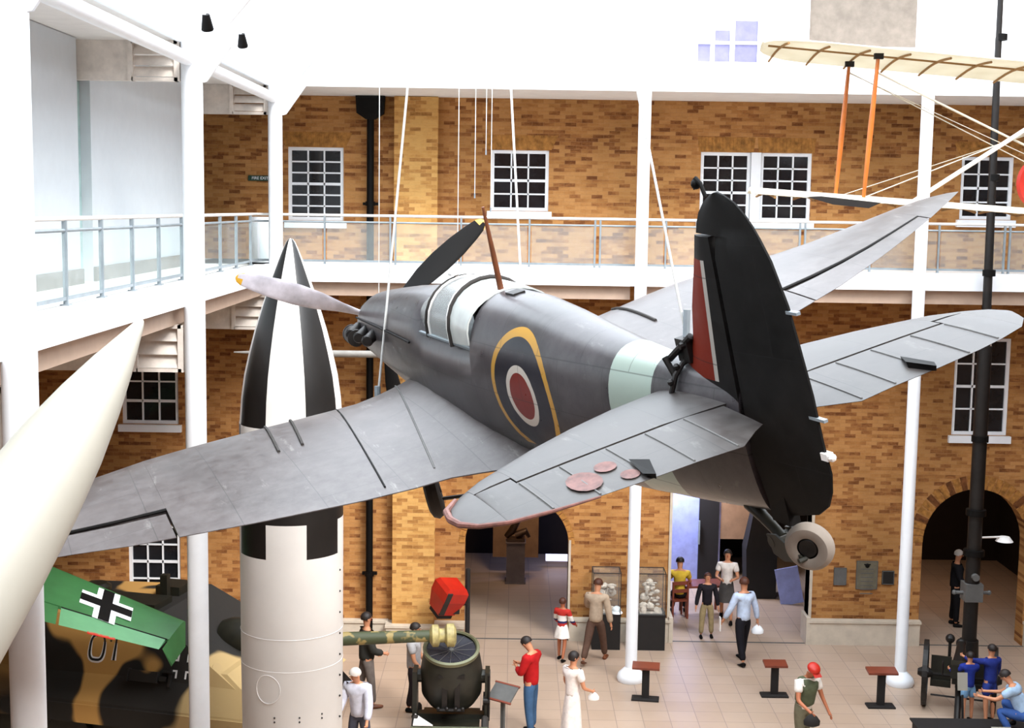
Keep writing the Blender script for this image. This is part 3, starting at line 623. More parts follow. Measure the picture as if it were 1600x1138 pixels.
# undercarriage
g = MB().lathe([(.05, -.07), (.16, -.075), (.22, -.05), (.245, 0), (.22, .05), (.16, .075), (.05, .07)], 24, Matrix.Translation((-2.62, .46, -1.46)) @ Matrix.Rotation(R(-17), 4, 'Z') @ Matrix.Rotation(R(90), 4, 'X'), caps=True)
g.build('main_wheel', 'rubberd', AC, smooth=True)
MB().tube((-2.62, .40, -1.46), (-2.62, .5, -.65), .03, n=10).tube((-2.62, .30, -1.35), (-2.62, .42, -.7), .018, n=8).tube((-2.62, .44, -1.52), (-2.62, .0, -1.62), .02, n=8).build('main_gear_leg', 'darkmetal', AC)
TW = Matrix.Translation((-8.9, .0, -.50)) @ Matrix.Rotation(R(36), 4, 'Z') @ Matrix.Rotation(R(90), 4, 'X')
tw = MB().lathe([(.06, -.035), (.085, -.045), (.115, -.042), (.135, -.02), (.138, 0), (.135, .02), (.115, .042), (.085, .045), (.06, .035)], 32, TW).build('tail_wheel', 'rubber', AC, smooth=True)
MB().lathe([(.001, -.03), (.05, -.035), (.062, -.02), (.062, .02), (.05, .035), (.001, .03)], 24, TW).lathe([(.001, .05), (.02, .05), (.025, .03)], 12, TW).build('wheel_hub', 'darkmetal', tw, smooth=True)
MB().sweep([(-8.32, 0, -.38), (-8.45, 0, -.44), (-8.62, 0, -.52)], [.045, .035, .03], 12).build('tail_wheel_leg', 'olive', AC, smooth=True)
MB().prism([(-8.56, -.49), (-8.66, -.47), (-8.9, -.54), (-8.9, -.575), (-8.7, -.62), (-8.6, -.60)], .055, .068).prism([(-8.56, -.49), (-8.66, -.47), (-8.9, -.54), (-8.9, -.575), (-8.7, -.62), (-8.6, -.60)], -.068, -.055).tube((-8.9, -.08, -.558), (-8.9, .085, -.558), .014, n=10).tube((-8.6, -.07, -.53), (-8.6, .07, -.53), .035, n=12).build('wheel_fork', 'olive', AC)
# suspension cables (separate, they hang from the roof)
def bw(x, y, z): return PM @ Vector((-x, y, z))
def cable(nm, p0, p1, r, label, cat='cable', grp=None):
    o = thing(nm, label, cat, tuple(p1), group=grp); mid = [Vector(p0).lerp(Vector(p1), t / 6) for t in range(7)]
    MB().sweep([p - Vector(p1) for p in mid], r, 8).build('wire', 'wire', o); MB().tube(Vector((0, 0, .16)) , (0, 0, -.0), r * 2.6, n=8).build('turnbuckle', 'steel', o); return o
def upto(p, q, z): p = Vector(p); q = Vector(q); return p + (q - p) * ((z - p.z) / (q.z - p.z))
c1 = bw(2.25, .66, -.49); cable('suspension_cable', upto(c1, (-.961, 13.2, 11.245), 17), c1, .012, 'steel cable holding the near wing root of the fighter, crossing in front of its nose')
c2 = bw(3.0, -.66, -.47); cable('suspension_cable', upto(c2, (-.05, 13.7, 10.482), 17), c2, .012, 'steel cable going up from behind the fighter cockpit, middle one of three')
c3 = bw(8.0, 0, .60); cable('suspension_cable', upto(c3, (.609, 8.3, 10.541), 17), c3, .008, 'steel cable holding the fighter tail just ahead of the fin')
for x, z, l in ((-.74, 9.5, 'leftmost'), (-.54, 10.3, 'middle'), (-.44, 9.25, 'rightmost')):
    o = thing('hanging_wire', 'thin wire, %s of three hanging in front of the upper brick wall' % l, 'wire', (x, 25.5, z)); MB().tube((0, 0, 0), (0, 0, 17 - z), .008, n=6).build('wire', 'wire', o)
    MB().tube((0, 0, -.03), (0, 0, .05), .015, n=6).build('end_weight', 'steel', o)

# ------------------------------------------------------------------ rocket
RK = thing('rocket', 'tall black and white checkered rocket standing upright at the left', 'rocket', (-3.025, 18.5, 0))
def rk(px): return px
zs = [(8.78, 0), (8.765, .035), (8.72, .07), (8.6, .125), (8.41, .20), (8.07, .33), (7.71, .45), (7.35, .56), (7.0, .65), (6.64, .73), (6.28, .78), (5.92, .805)]
RS = 18.5 / 21.35; ZK = (6.33, 5.32, 5.03, 4.555); zs = [(9.3 - (9.3 - a) * RS, b * RS) for a, b in zs] + [(ZK[0], .706), (5.8, .71), (ZK[1], .71), (ZK[2], .71), (ZK[3], .71), (3.0, .705), (1.6, .69), (.6, .64), (0, .58)]
n = 64; a0 = R(-80.7 - 29)
mb = MB()
for (za, ra), (zb, rb_) in zip(zs, zs[1:]):
    zm = (za + zb) / 2
    for k in range(n):
        A = a0 + 2 * pi * k / n; B = a0 + 2 * pi * (k + 1) / n; sec = (k // 8) % 2      # sector 0 faces the viewer: white at the nose
        if zm > ZK[0]: blk = sec == 1
        elif zm > ZK[1]: blk = sec == 0
        elif zm > ZK[2]: blk = True
        elif zm > ZK[3]: blk = sec == 1
        else: blk = False
        mb.k = 1 if blk else 0
        p = [(ra * math.cos(A), ra * math.sin(A), za), (ra * math.cos(B), ra * math.sin(B), za), (rb_ * math.cos(B), rb_ * math.sin(B), zb), (rb_ * math.cos(A), rb_ * math.sin(A), zb)]
        if ra == 0: p = [p[0], p[2], p[3]]
        mb.add(p, [tuple(range(len(p)))])
mb.k = 0
M['rkw'] = mat('rocket_white_paint', 'd8d3cd', .5, var=.03, sc=1.5); M['rkb'] = mat('rocket_black_paint', '151312', .4, var=.2)
o = mb.build('body', ['rkw', 'rkb'], RK)
bm = bmesh.new(); bm.from_mesh(o.data); bmesh.ops.remove_doubles(bm, verts=bm.verts, dist=1e-4); bmesh.ops.recalc_face_normals(bm, faces=bm.faces); bm.to_mesh(o.data); bm.free(); o.data.polygons.foreach_set('use_smooth', [True] * len(o.data.polygons))
def cyl_ring(z, r, t=.004): return MB().lathe([(r, z - .006), (r + t, z), (r, z + .006)], 64)
for z, r in ((3.0, .705), (3.45, .709)): cyl_ring(z, r).build('seam', 'offwhite', RK, smooth=True)
hp = MB().sweep([((.706) * math.cos(R(-109) + .26 * math.cos(t)), (.706) * math.sin(R(-109) + .26 * math.cos(t)), 2.75 + .2 * math.sin(t)) for t in [2 * pi * k / 24 for k in range(24)]], .006, 6, closed=True); hp.build('access_panel', 'offwhite', RK)
bo = MB()
for an in (-101, -73, -46):
    for z in (2.3, 2.36): bo.ball((.70 * math.cos(R(an)), .70 * math.sin(R(an)), z), .014, 6)
for k in range(9):
    z = 4.3 - k * .3; bo.ball((.71 * math.cos(R(-14)), .71 * math.sin(R(-14)), z), .016, 6)
bo.build('bolt', 'rubberd', RK)
for k in range(4):
    a = R(45 + 90 * k); T = Matrix.Rotation(a, 4, 'Z')
    MB().prism([(.6, 0), (1.02, 0), (1.02, .25), (.78, .9), (.7, .9)], -.03, .03, T).build('tail_fin', 'rkw', RK)
# ------------------------------------------------------------------ cream nose cone, near left
tip = Vector((-2.351, 8.6, 8.56)); end = Vector((-3.0, 6.3, 6.78)); ax = (end - tip).normalized()
rot = Vector((0, 0, 1)).rotation_difference(ax).to_matrix().to_4x4(); CM = Matrix.Translation(tip) @ rot
NC = thing('missile', 'long cream pointed missile nose close to the camera at the left edge', 'missile', mw=CM)
MB().lathe([(.001, 0), (.018, .01), (.034, .05), (.07, .2), (.13, .45), (.19, .75), (.245, 1.1), (.285, 1.5), (.315, 2.0), (.33, 2.6), (.335, 3.4)], 40).build('nose_cone', 'cream', NC, smooth=True)
MB().lathe([(.335, 3.4), (.337, 3.41), (.337, 5.0), (.30, 5.2), (.001, 5.2)], 40).build('body', 'cream', NC, smooth=True)
for q in (2.2, 3.9): MB().tube((0, 0, q), tuple(rot.inverted() @ Vector((0, 0, 1)) * (17 - (CM @ Vector((0, 0, q))).z) + Vector((0, 0, q))), .01, n=6).build('sling_wire', 'wire', NC)
# ------------------------------------------------------------------ green wing of the jet
WG = thing('jet_aircraft', 'green wing with a black and white cross and a drooped tip, above the camouflaged vehicle', 'aircraft', (-8.5, 20.8, 3.9))
def wp(s, c):  # s 0 root ..1 tip, c 0 leading ..1 trailing (world)
    a = Vector((-8.77, 21.3, 4.07)).lerp(Vector((-5.13, 21.0, 2.69)), s); b_ = Vector((-8.02, 19.4, 3.45)).lerp(Vector((-5.28, 20.1, 2.52)), s); return a.lerp(b_, c)
def wsurf(s0, s1, c0, c1, ns=10, nc=8):
    mb = MB(); rings = []
    for i in range(ns + 1):
        s = s0 + (s1 - s0) * i / ns; up = []; lo = []
        for j in range(nc + 1):
            c = c0 + (c1 - c0) * j / nc; h = .13 * tk(c) * (1 - .3 * s); p = wp(s, c); up.append((p.x, p.y, p.z + h)); lo.append((p.x, p.y, p.z - h * .6))
        rings.append(up + lo[::-1])
    return mb.loft(rings)
w1 = wsurf(0, 1, 0, .70); w1.build('wing', 'green', WG, local=False, smooth=True)
wsurf(0, .46, .715, 1).build('flap', 'green', WG, local=False, smooth=True)
al = wsurf(.475, .985, .725, 1).build('aileron', 'green_pale', WG, local=False, smooth=True)
q = wsurf(.62, .76, .985, 1.03, 4, 2); q.build('trim_tab', 'red', al, local=False)
tpm = MB(); A = wp(1, 0); Bq = wp(1, .97); C_ = A + Vector((.13, .12, -.02)); 
tpm.loft([[tuple(wp(1, c) + Vector((0, 0, .13 * tk(c) * .7))) for c in (0, .3, .6, .97)] + [tuple(wp(1, c) - Vector((0, 0, .05 * tk(c)))) for c in (.97, .6, .3, 0)],
          [tuple(wp(1, c) + Vector((.10, -.05, -.26 - .06 * c))) for c in (.25, .4, .6, .8)] + [tuple(wp(1, c) + Vector((.08, -.05, -.29 - .06 * c))) for c in (.8, .6, .4, .25)]])
tpm.build('drooped_tip', 'green', WG, local=False, smooth=True)
def wcross(cx, cz_, L, w, up, m_, nm='cross'):
    mb = MB()
    u = (wp(1, .3) - wp(0, .3)).normalized(); v = (wp(.6, 0) - wp(.6, 1)).normalized(); nn = u.cross(v).normalized(); nn = nn if nn.z > 0 else -nn
    def P(a, b):
        p = wp(cx, cz_) + u * a + v * b; 
        # chord fraction for the surface height
        ch = (wp(.6, 0) - wp(.6, 1)).length; c = cz_ - b / ch; return tuple(p + Vector((0, 0, .13 * tk(max(.02, min(.7, c))) * .8 + up)))
    def bar(a0_, a1_, b0, b1, N=8):
        for i in range(N):
            for j in range(N):
                A_ = a0_ + (a1_ - a0_) * i / N; B_ = a0_ + (a1_ - a0_) * (i + 1) / N; c_ = b0 + (b1 - b0) * j / N; d_ = b0 + (b1 - b0) * (j + 1) / N
                mb.add([P(A_, c_), P(B_, c_), P(B_, d_), P(A_, d_)], [(0, 1, 2, 3)])
    bar(-L, L, -w, w); bar(-w, w, -L, L); return mb.build(nm, m_, WG, local=False)
wcross(.675, .42, .42, .18, .012, 'white', 'cross_white'); wcross(.675, .42, .42, .09, .018, 'black', 'cross_black')
MB().tube(tuple(wp(.475, .70) + Vector((0, 0, .02))), tuple(wp(.99, .70) + Vector((0, 0, .02))), .012, n=6).build('hinge_gap', 'black', WG, local=False)
MB().sweep([(-8.9, 17, 3.95), (-8.9, 18, 4.4), (-8.9, 20, 4.6), (-8.9, 22, 4.5), (-8.9, 25.0, 4.3)], [.1, .4, .5, .42, .12], 20).build('fuselage', 'green', WG, local=False, smooth=True)
for y in (19, 22): MB().tube((-8.9, y, 4.9), (-8.9, y, 7.0), .012, n=6).build('sling_wire', 'wire', WG, local=False)
# ------------------------------------------------------------------ camouflaged tank destroyer
nt = NT('tank_camouflage'); pp = nt.xyz(); f = nt.math('ADD', nt.math('MULTIPLY', pp[0], .12), nt.math('ADD', nt.math('MULTIPLY', nt.noise(.8, 2, .4), .42), nt.math('MULTIPLY', pp[2], .015)))
c = nt.ramp(f, [(.02, lin('8a6634')), (.10, lin('15110c')), (.175, lin('15110c')), (.19, lin('b98b4a')), (.30, lin('b98b4a')), (.315, lin('18130e')), (.46, lin('1a150f')), (.48, lin('b79a68'))]); nt.bump(nt.noise(9, 4), .15, .01); M['camo'] = nt.out(c, .75)
TD = thing('tank_destroyer', 'camouflaged armoured gun vehicle with the number 01 on its side, under the green wing', 'tank', (-6.5, 23.0, 0), R(-14))
hw = 1.62
# hull + casemate
def quadloft(rings, nm, m_, par=TD): return MB().loft(rings).build(nm, m_, par)
quadloft([[(-3.3, -hw, 1.12), (3.05, -hw, 1.12), (3.05, hw, 1.12), (-3.3, hw, 1.12)], [(-3.4, -hw + .02, 1.2), (3.3, -hw + .02, 1.16), (3.3, hw - .02, 1.16), (-3.4, hw - .02, 1.2)], [(-3.25, -1.2, 1.78), (2.35, -1.25, 1.75), (2.35, 1.25, 1.75), (-3.25, 1.2, 1.78)]], 'upper_hull', 'camo')
quadloft([[(-1.95, -1.45, 1.32), (2.95, -1.45, 1.32), (2.95, 1.45, 1.32), (-1.95, 1.45, 1.32)], [(-1.45, -1.02, 2.40), (.95, -1.02, 2.52), (.95, 1.02, 2.52), (-1.45, 1.02, 2.40)]], 'casemate', 'camo')
quadloft([[(-3.2, -.95, .45), (2.7, -.95, .45), (2.7, .95, .45), (-3.2, .95, .45)], [(-3.4, -.95, 1.13), (3.45, -.95, 1.1), (3.45, .95, 1.1), (-3.4, .95, 1.13)]], 'lower_hull', 'olive')
for s in (1, -1):
    tr = MB(); pts = [(-3.3, .75), (-2.9, .2), (-2.4, .03), (2.3, .03), (3.0, .25), (3.4, .75), (3.1, 1.03), (-3.0, 1.03)]
    N = 60; P = [Vector((a, 0, b)) for a, b in pts]; seg = [(P[i], P[(i + 1) % 8]) for i in range(8)]; tot = sum((b - a).length for a, b in seg)
    for k in range(N):
        d = tot * k / N
        for a, b in seg:
            L = (b - a).length
            if d <= L: p = a.lerp(b, d / L); an = math.atan2((b - a).z, (b - a).x); break
            d -= L
        tr.box(-.13, .13, s * 1.3 - .3, s * 1.3 + .3, -.03, .03, Matrix.Translation(p) @ Matrix.Rotation(-an, 4, 'Y'))
    tr.build('track', 'darkmetal', TD)
    for k in range(8): MB().lathe([(.12, -.12), (.40, -.12), (.42, -.08), (.42, .08), (.40, .12), (.12, .12)], 20, Matrix.Translation((-2.45 + .68 * k, s * (1.25 + .1 * (k % 2)), .49)) @ Matrix.Rotation(R(90), 4, 'X'), caps=True).build('road_wheel', 'olive', TD)
    MB().box(-3.35, 3.15, s * 1.60 - .03, s * 1.60 + .03, .82, 1.13).build('side_skirt', 'camo', TD)
MB().lathe([(.30, -.05), (.34, .1), (.33, .4), (.24, .7), (.16, .85), (.001, .86)], 24, Matrix.Translation((1.75, 0, 1.93)) @ Matrix.Rotation(R(84), 4, 'Y'), caps=True).build('mantlet', 'olive', TD, smooth=True)
TDm = orient(TD).inverted(); mz = TDm @ Vector((-1.03, 22.7, 1.98)); m0 = Vector((2.3, 0, 1.90)); gd = (mz - m0).normalized(); GT = Matrix.Translation(m0) @ Vector((0, 0, 1)).rotation_difference(gd).to_matrix().to_4x4(); gl = (mz - m0).length
nt = NT('mottled_gun_paint'); c = nt.ramp(nt.noise(5, 2), [(.54, lin('3c4229')), (.6, lin('8d7a48'))]); M['gunp'] = nt.out(c, .6)
gb = MB().lathe([(.15, -.5), (.135, .3), (.12, 1.2), (.10, gl - .3), (.001, gl - .3)], 20, GT).build('gun_barrel', 'gunp', TD, smooth=True)
MB().lathe([(.105, gl - .32), (.19, gl - .27), (.19, gl - .17), (.12, gl - .14), (.12, gl - .06), (.20, gl - .02), (.20, gl + .1), (.13, gl + .14), (.06, gl + .14), (.06, gl - .1)], 20, GT).build('muzzle_brake', mat('pale_yellow_paint', 'a89a66', .5, var=.3, sc=8), gb, smooth=True)
MB().lathe([(.001, 0), (.25, 0), (.25, .12), (.17, .17), (.001, .17)], 20, Matrix.Translation((-.9, .3, 2.42))).build('periscope_cover', 'olive', TD)
MB().box(-.5, .8, -.75, -.15, 2.45, 2.62).build('roof_hatch', 'olive', TD); MB().box(.3, .75, .2, .7, 2.5, 2.66).build('roof_hatch', 'olive', TD)
MB().box(.55, .68, -.1, .02, 2.5, 2.95).build('periscope', 'olive', TD)
MB().tube((2.0, -1.1, 1.65), (2.15, -1.18, 1.82), .09, n=12).build('headlamp', 'camo', TD)
MB().box(-3.5, -3.36, .5, .9, 1.2, 1.75).box(-3.5, -3.36, -.9, -.5, 1.2, 1.75).build('stowage_box', 'camo', TD)
# markings on the sloping side: frame with u forward, v up the slope
sl_a = Vector((0, -1.45, 1.32)); sl_b = Vector((-.0, -1.02, 2.46)); vv = (sl_b - sl_a).normalized(); uu = Vector((1, 0, 0)); nn = uu.cross(vv)
def sidemat(u, v, off=.012):
    Mx = Matrix((uu, vv, nn)).transposed().to_4x4(); Mx.translation = sl_a + uu * u + vv * v + nn * off; return Mx
for ch, u, v in (('0', .0, .69), ('1', .30, .71)):
    for grow, m_, off in ((1.0, 'offwhite', .008), (.0, 'blackm', .012)):
        q = MB()
        if ch == '0':
            o_ = [(.13 * math.copysign(abs(math.cos(a)) ** .6, math.cos(a)), .2 * math.copysign(abs(math.sin(a)) ** .7, math.sin(a)), 0) for a in [2 * pi * k / 28 for k in range(28)]]
            q.sweep(o_, .050 if grow else .026, 6, Matrix.Translation((0, 0, 0)), closed=True)
        else: q.sweep([(-.08, .1, 0), (.03, .2, 0), (.03, -.2, 0)], .050 if grow else .026, 6)
        z = MB(); z.add([(a, b, c_ * .12) for a, b, c_ in q.v], q.f, sidemat(u, v, off)); z.build('number_' + ('zero' if ch == '0' else 'one'), m_, TD)
q = MB()
for sx in (1, -1):
    for sy in (1, -1): q.box(min(sx * .07, sx * .2), max(sx * .07, sx * .2), min(sy * .07, sy * .1), max(sy * .07, sy * .1), 0, .004, sidemat(1.57, .53)).box(min(sx * .07, sx * .1), max(sx * .07, sx * .1), min(sy * .07, sy * .2), max(sy * .07, sy * .2), 0, .004, sidemat(1.57, .53))
q.build('cross_marking', 'offwhite', TD)
q = MB().box(.7, 1.2, -.08, .1, 0, .1, sidemat(0, .3)).box(1.22, 1.34, -.04, .04, 0, .06, sidemat(0, .3)).box(1.38, 1.42, -.12, .16, 0, .05, sidemat(0, .3)).box(1.26, 1.44, .1, .13, 0, .06, sidemat(0, .3)).box(.66, .69, -.1, .12, 0, .13, sidemat(0, .3)); q.build('tool_box', 'camo', TD)
# ------------------------------------------------------------------ biplane, upper right
BM_ = Matrix.Translation((3.1, 17, 0)) @ Matrix.Rotation(R(3.2), 4, 'Y')
BP = thing('biplane', 'pale fabric biplane with varnished wooden struts hanging at the upper right', 'aircraft', mw=Matrix.Translation((9.5, 17.6, 10.2)))
nt = NT('translucent_linen'); c = nt.ramp(nt.noise(3, 3), [(.3, lin('dcd6c6')), (.7, lin('e6e1d4'))]); M['linen'] = nt.out(c, .6)
tl = nt.t.nodes.new('ShaderNodeBsdfTranslucent'); nt.lk(c, tl.inputs[0]); mx = nt.t.nodes.new('ShaderNodeMixShader'); mx.inputs[0].default_value = .42; nt.lk(nt.b.outputs[0], mx.inputs[1]); nt.lk(tl.outputs[0], mx.inputs[2]); nt.lk(mx.outputs[0], nt.t.nodes['Material Output'].inputs[0])
def bwing(z, x0, x1, ch, nm, tilt, y0=17.0, sl=-.06):
    rings = []; xs_ = [0, .04, .12, .25, .45, .7] + [.7 + (x1 - x0 - .7) * k / 14 for k in range(1, 15)]
    for s in xs_:
        q = min(1, s / .7); a = y0 + .35 * (1 - math.sqrt(1 - (1 - q) ** 2)); b = y0 + ch * (.45 + .55 * math.sqrt(1 - (1 - q) ** 2)) ; up = []; lo = []
        for i in range(9):
            c = .5 - .5 * math.cos(pi * i / 8); h = .055 * tk(c) * 1.3; yy = a + (b - a) * c; zz = z + sl * s - (yy - y0) * math.tan(R(tilt)) + .05 * math.sin(pi * c)
            up.append((x0 + s, yy, zz + h)); lo.append((x0 + s, yy, zz - h * .5))
        rings.append(up + lo[::-1])
    w = MB().loft(rings).build(nm, 'linen', BP, local=False, smooth=True)
    for k in range(12):
        s = .25 + k * .5
        if s > x1 - x0: break
        zz = z + sl * s; MB().sweep([(x0 + s + (.1 if 1 else 0) * (t / 6 - .5) * 0, y0 + .08 + (ch - .12) * t / 6, zz - (.08 + (ch - .12) * t / 6) * math.tan(R(tilt)) - .03 + .05 * math.sin(pi * t / 6) * .9) for t in range(7)], .016, 6).build('wing_rib', 'ribc', w, local=False)
    MB().tube((x0 + .1, y0 + .45 * ch, z - .45 * ch * math.tan(R(tilt)) + .02), (x1, y0 + .45 * ch, z + sl * (x1 - x0) - .45 * ch * math.tan(R(tilt)) + .02), .018, n=8).build('spar', 'ribc', w, local=False)
    return w
M['ribc'] = mat('stained_rib_tape', '9a7444', .7)
bwing(11.42, 3.1, 15.0 - 2, 1.45, 'upper_wing', 3.5, sl=-.078); bwing(9.52, 3.0, 12.9, 1.45, 'lower_wing', -1.0)
for (xb, xt, y) in ((4.2, 4.31, 17.95), (4.39, 4.50, 17.25), (8.2, 8.3, 17.95), (8.4, 8.5, 17.25)):
    sl_ = -.06; zt_ = 11.38 - .078 * (xt - 3.1) - (y - 17) * .06; zb_ = 9.53 + sl_ * (xb - 3.0) + (y - 17) * .017
    st_ = MB().sweep([(xb, y, zb_), ((xb + xt) / 2, y, (zb_ + zt_) / 2), (xt, y, zt_)], [.022, .035, .022], 10).build('interplane_strut', 'orange', BP, local=False, smooth=True)
    MB().box(xt - .05, xt + .06, y - .03, y + .03, zt_ - .05, zt_ + .02).build('strut_fitting', 'blackm', st_, local=False)
for p0, p1, r, m_ in (((5.0, 17.2, 9.45), (8.2, 17.2, 11.6), .028, 'offwhite'), ((4.5, 17.3, 11.05), (8.2, 17.3, 9.35), .014, 'linen'), ((4.31, 17.9, 11.1), (8.2, 17.9, 9.25), .007, 'linen'), ((4.3, 17.3, 9.45), (8.3, 17.3, 11.1), .007, 'linen'), ((4.2, 17.95, 9.5), (8.3, 17.95, 10.9), .005, 'linen'), ((4.31, 17.95, 11.1), (8.4, 17.25, 9.2), .005, 'linen')):
    MB().tube(p0, p1, r, n=8).build('bracing', m_, BP, local=False)
# aileron gap on the lower wing, then fuselage beyond the frame and its wheel
q = MB(); q.add([(3.62, 17.0, 9.49), (3.8, 17.0, 9.50), (4.55, 17.0, 9.43), (4.4, 17.0, 9.36), (3.95, 17.0, 9.40), (3.7, 17.05, 9.49), (4.5, 17.06, 9.42), (4.3, 17.06, 9.37)], [(0, 1, 2, 3, 4), (0, 5, 6, 2), (4, 3, 7), (5, 7, 6)]); q.build('aileron_opening', 'blackm', BP, local=False)
MB().sweep([(9.6, 15.6, 9.9), (9.6, 16.2, 10.0), (9.6, 17.4, 10.05), (9.6, 19.5, 10.05), (9.6, 23.2, 10.1)], [.35, .45, .46, .38, .1], 20).build('fuselage', 'linen', BP, local=False, smooth=True)
wh = MB().lathe([(.34, -.04), (.37, 0), (.34, .04), (.27, 0.02), (.27, -.02)], 32, Matrix.Translation((6.91, 17.9, 9.72)) @ Matrix.Rotation(R(90), 4, 'X')); 
wo = wh.build('roundel_rim', 'red', BP, local=False, smooth=True); MB().lathe([(.001, -.01), (.28, -.01), (.28, .01), (.001, .01)], 32, Matrix.Translation((6.91, 17.9, 9.72)) @ Matrix.Rotation(R(90), 4, 'X')).build('roundel_disc', 'offwhite', wo, local=False)
MB().tube((6.91, 17.9, 9.4), (6.91, 17.9, 9.25), .02, n=8).build('roundel_stay', 'orange', BP, local=False)
for x in (8.8, 10.4): MB().tube((x, 17.6, 10.8), (x, 17.6, 17), .01, n=6).build('sling_wire', 'wire', BP, local=False)
# ------------------------------------------------------------------ grey slender pole behind the rocket
gp = thing('grey_probe', 'slender grey pointed barrel seen behind the rocket, level with the fighter nose', 'barrel', (-2.0, 24.3, 6.65))
MB().sweep([(-3.0, 0, 0), (-2.7, 0, .0), (-1.5, 0, 0), (.2, 0, 0)], [.012, .03, .06, .065], 14).build('tube', 'grey', gp, smooth=True)
MB().lathe([(.065, 0), (.1, .05), (.14, .4), (.14, .9), (.1, 1.2), (.001, 1.25)], 16, Matrix.Translation((.2, 0, 0)) @ Matrix.Rotation(R(90), 4, 'Y')).build('breech', 'grey', gp, smooth=True)
for x in (-.4, 1.0): MB().tube((x, 0, .05), (x, 0, 10.35), .008, n=6).build('sling_wire', 'wire', gp)

# ------------------------------------------------------------------ exhibits on the floor
def case(x, l, seed):
    rnd = random.Random(seed)
    c = thing('display_case', l, 'display case', (x, 28.28, 0), group='glass display cases')
    MB().box(-.30, .30, -.27, .27, 0, .74).box(-.31, .31, -.28, .28, .74, .77).build('plinth', 'blackm', c)
    MB().box(-.29, .29, -.26, .26, .775, 1.66).build('glass_cover', 'glass_case', c)
    f = MB()
    for a in (-.29, .29):
        for b in (-.26, .26): f.box(a - .008, a + .008, b - .008, b + .008, .77, 1.67)
    for b in (-.26, .26): f.box(-.29, .29, b - .008, b + .008, 1.655, 1.672)
    for a in (-.29, .29): f.box(a - .008, a + .008, -.26, .26, 1.655, 1.672)
    f.build('edge_frame', 'rubberd', c)
    return c
def relic(x, l, seed):
    rnd = random.Random(seed); mb = MB()
    for k in range(34):
        h = rnd.random(); mb.ball((rnd.uniform(-.2, .2) * (1.1 - h * .6), rnd.uniform(-.14, .14), .05 + h * .58), rnd.uniform(.025, .065), 8, sx=rnd.uniform(.5, 1.9), sy=1, sz=rnd.uniform(.4, 1.5))
    mb.tube((-.1, 0, 0), (.05, 0, .5), .03, n=8).box(-.24, .24, -.18, .18, 0, .03).tube((-.15, -.1, .08), (-.15, -.16, .08), .06, n=12).tube((.12, -.1, .08), (.12, -.16, .08), .06, n=12)
    o = mb.build('relic', mat('pale_relic_%d' % seed, 'd2c2b4', .7, var=.35, sc=9)); o.location = (x, 28.28, .775)
    tag(o, l, 'relic'); return o
case(2.08, 'glass display case on a black plinth, partly behind the man in the beige jacket', 1); case(3.03, 'glass display case on a black plinth, right of the white column', 2)
relic(2.08, 'pale mangled relic in the glass case behind the man in the beige jacket', 3); relic(3.03, 'pale mangled relic in the glass case right of the white column', 4)
hm = MB().ball((0, 0, .06), .1, 12, sz=.9).lathe([(.13, 0), (.12, .02), (.09, .05)], 16).build('helmet', 'white', smooth=True); hm.location = (2.3, 28.12, .78); tag(hm, 'small white helmet at the right front of the display case', 'helmet')
def stand(x, y, h, w, l, rz=0, grp='black floor stands with red-brown tops'):
    s = thing('information_stand', l, 'stand', (x, y, 0), rz, grp)
    MB().loft([[(-.26, -.13, 0), (.26, -.13, 0), (.26, .13, 0), (-.26, .13, 0)], [(-.26, -.13, .03), (.26, -.13, .03), (.26, .13, .03), (-.26, .13, .03)], [(-.22, -.1, .045), (.22, -.1, .045), (.22, .1, .045), (-.22, .1, .045)]]).build('base', 'blackm', s)
    MB().box(-.07, .07, -.04, .04, .04, h).build('post', 'blackm', s)
    MB().box(-w / 2, w / 2, -.02, .02, -.14, .14, Matrix.Translation((0, 0, h)) @ Matrix.Rotation(R(98), 4, 'X')).build('top_board', 'maroon', s)
    return s
stand(2.64, 25.1, .66, .52, 'low black stand beside the base of the white column near the display cases', R(-8))
stand(5.16, 25.4, .64, .44, 'low black stand alone on the open floor behind the person in the red cap')
stand(7.08, 24.9, .70, .56, 'low black stand beside the base of the right-hand white column')
ls = thing('lectern', 'small tilted reading board on a post beside the searchlight', 'stand', (-.07, 22.95, 0), R(-35))
MB().box(-.2, .2, -.16, .16, 0, .02).build('base', 'blackm', ls); MB().box(-.035, .035, -.025, .025, .02, .82).build('post', 'lead', ls)
MB().box(-.24, .24, -.015, .015, -.17, .17, Matrix.Translation((0, 0, .88)) @ Matrix.Rotation(R(-52), 4, 'X')).build('board', 'lead', ls)
MB().box(-.26, .26, -.02, .012, -.19, -.16, Matrix.Translation((0, 0, .88)) @ Matrix.Rotation(R(-52), 4, 'X')).box(-.26, .26, -.02, .012, .16, .19, Matrix.Translation((0, 0, .88)) @ Matrix.Rotation(R(-52), 4, 'X')).build('frame', 'maroon', ls)
# red box on a post
rp = thing('red_lantern', 'tilted red box with a dark strap on a black post beside the left arch', 'lantern', (-.98, 27.9, 0))
MB().box(-.16, .16, -.16, .16, 0, .04).tube((.12, 0, 0), (.12, 0, 1.75), .05, n=12).build('post', 'blackm', rp)
T = Matrix.Translation((-.29, -.1, 1.19)) @ Matrix.Rotation(R(22), 4, 'Y') @ Matrix.Rotation(R(12), 4, 'X') @ Matrix.Rotation(R(38), 4, 'Z')
h = .275
rbx = MB().loft([[(-h * .75, -h * .75, -.36), (h * .75, -h * .75, -.36), (h * .75, h * .75, -.36), (-h * .75, h * .75, -.36)], [(-h, -h, .0), (h, -h, .0), (h, h, 0), (-h, h, 0)], [(-h, -h, .22), (h, -h, .22), (h, h, .22), (-h, h, .22)], [(-h * .8, -h * .8, .31), (h * .8, -h * .8, .31), (h * .8, h * .8, .31), (-h * .8, h * .8, .31)]], True, T).build('box', 'red', rp)
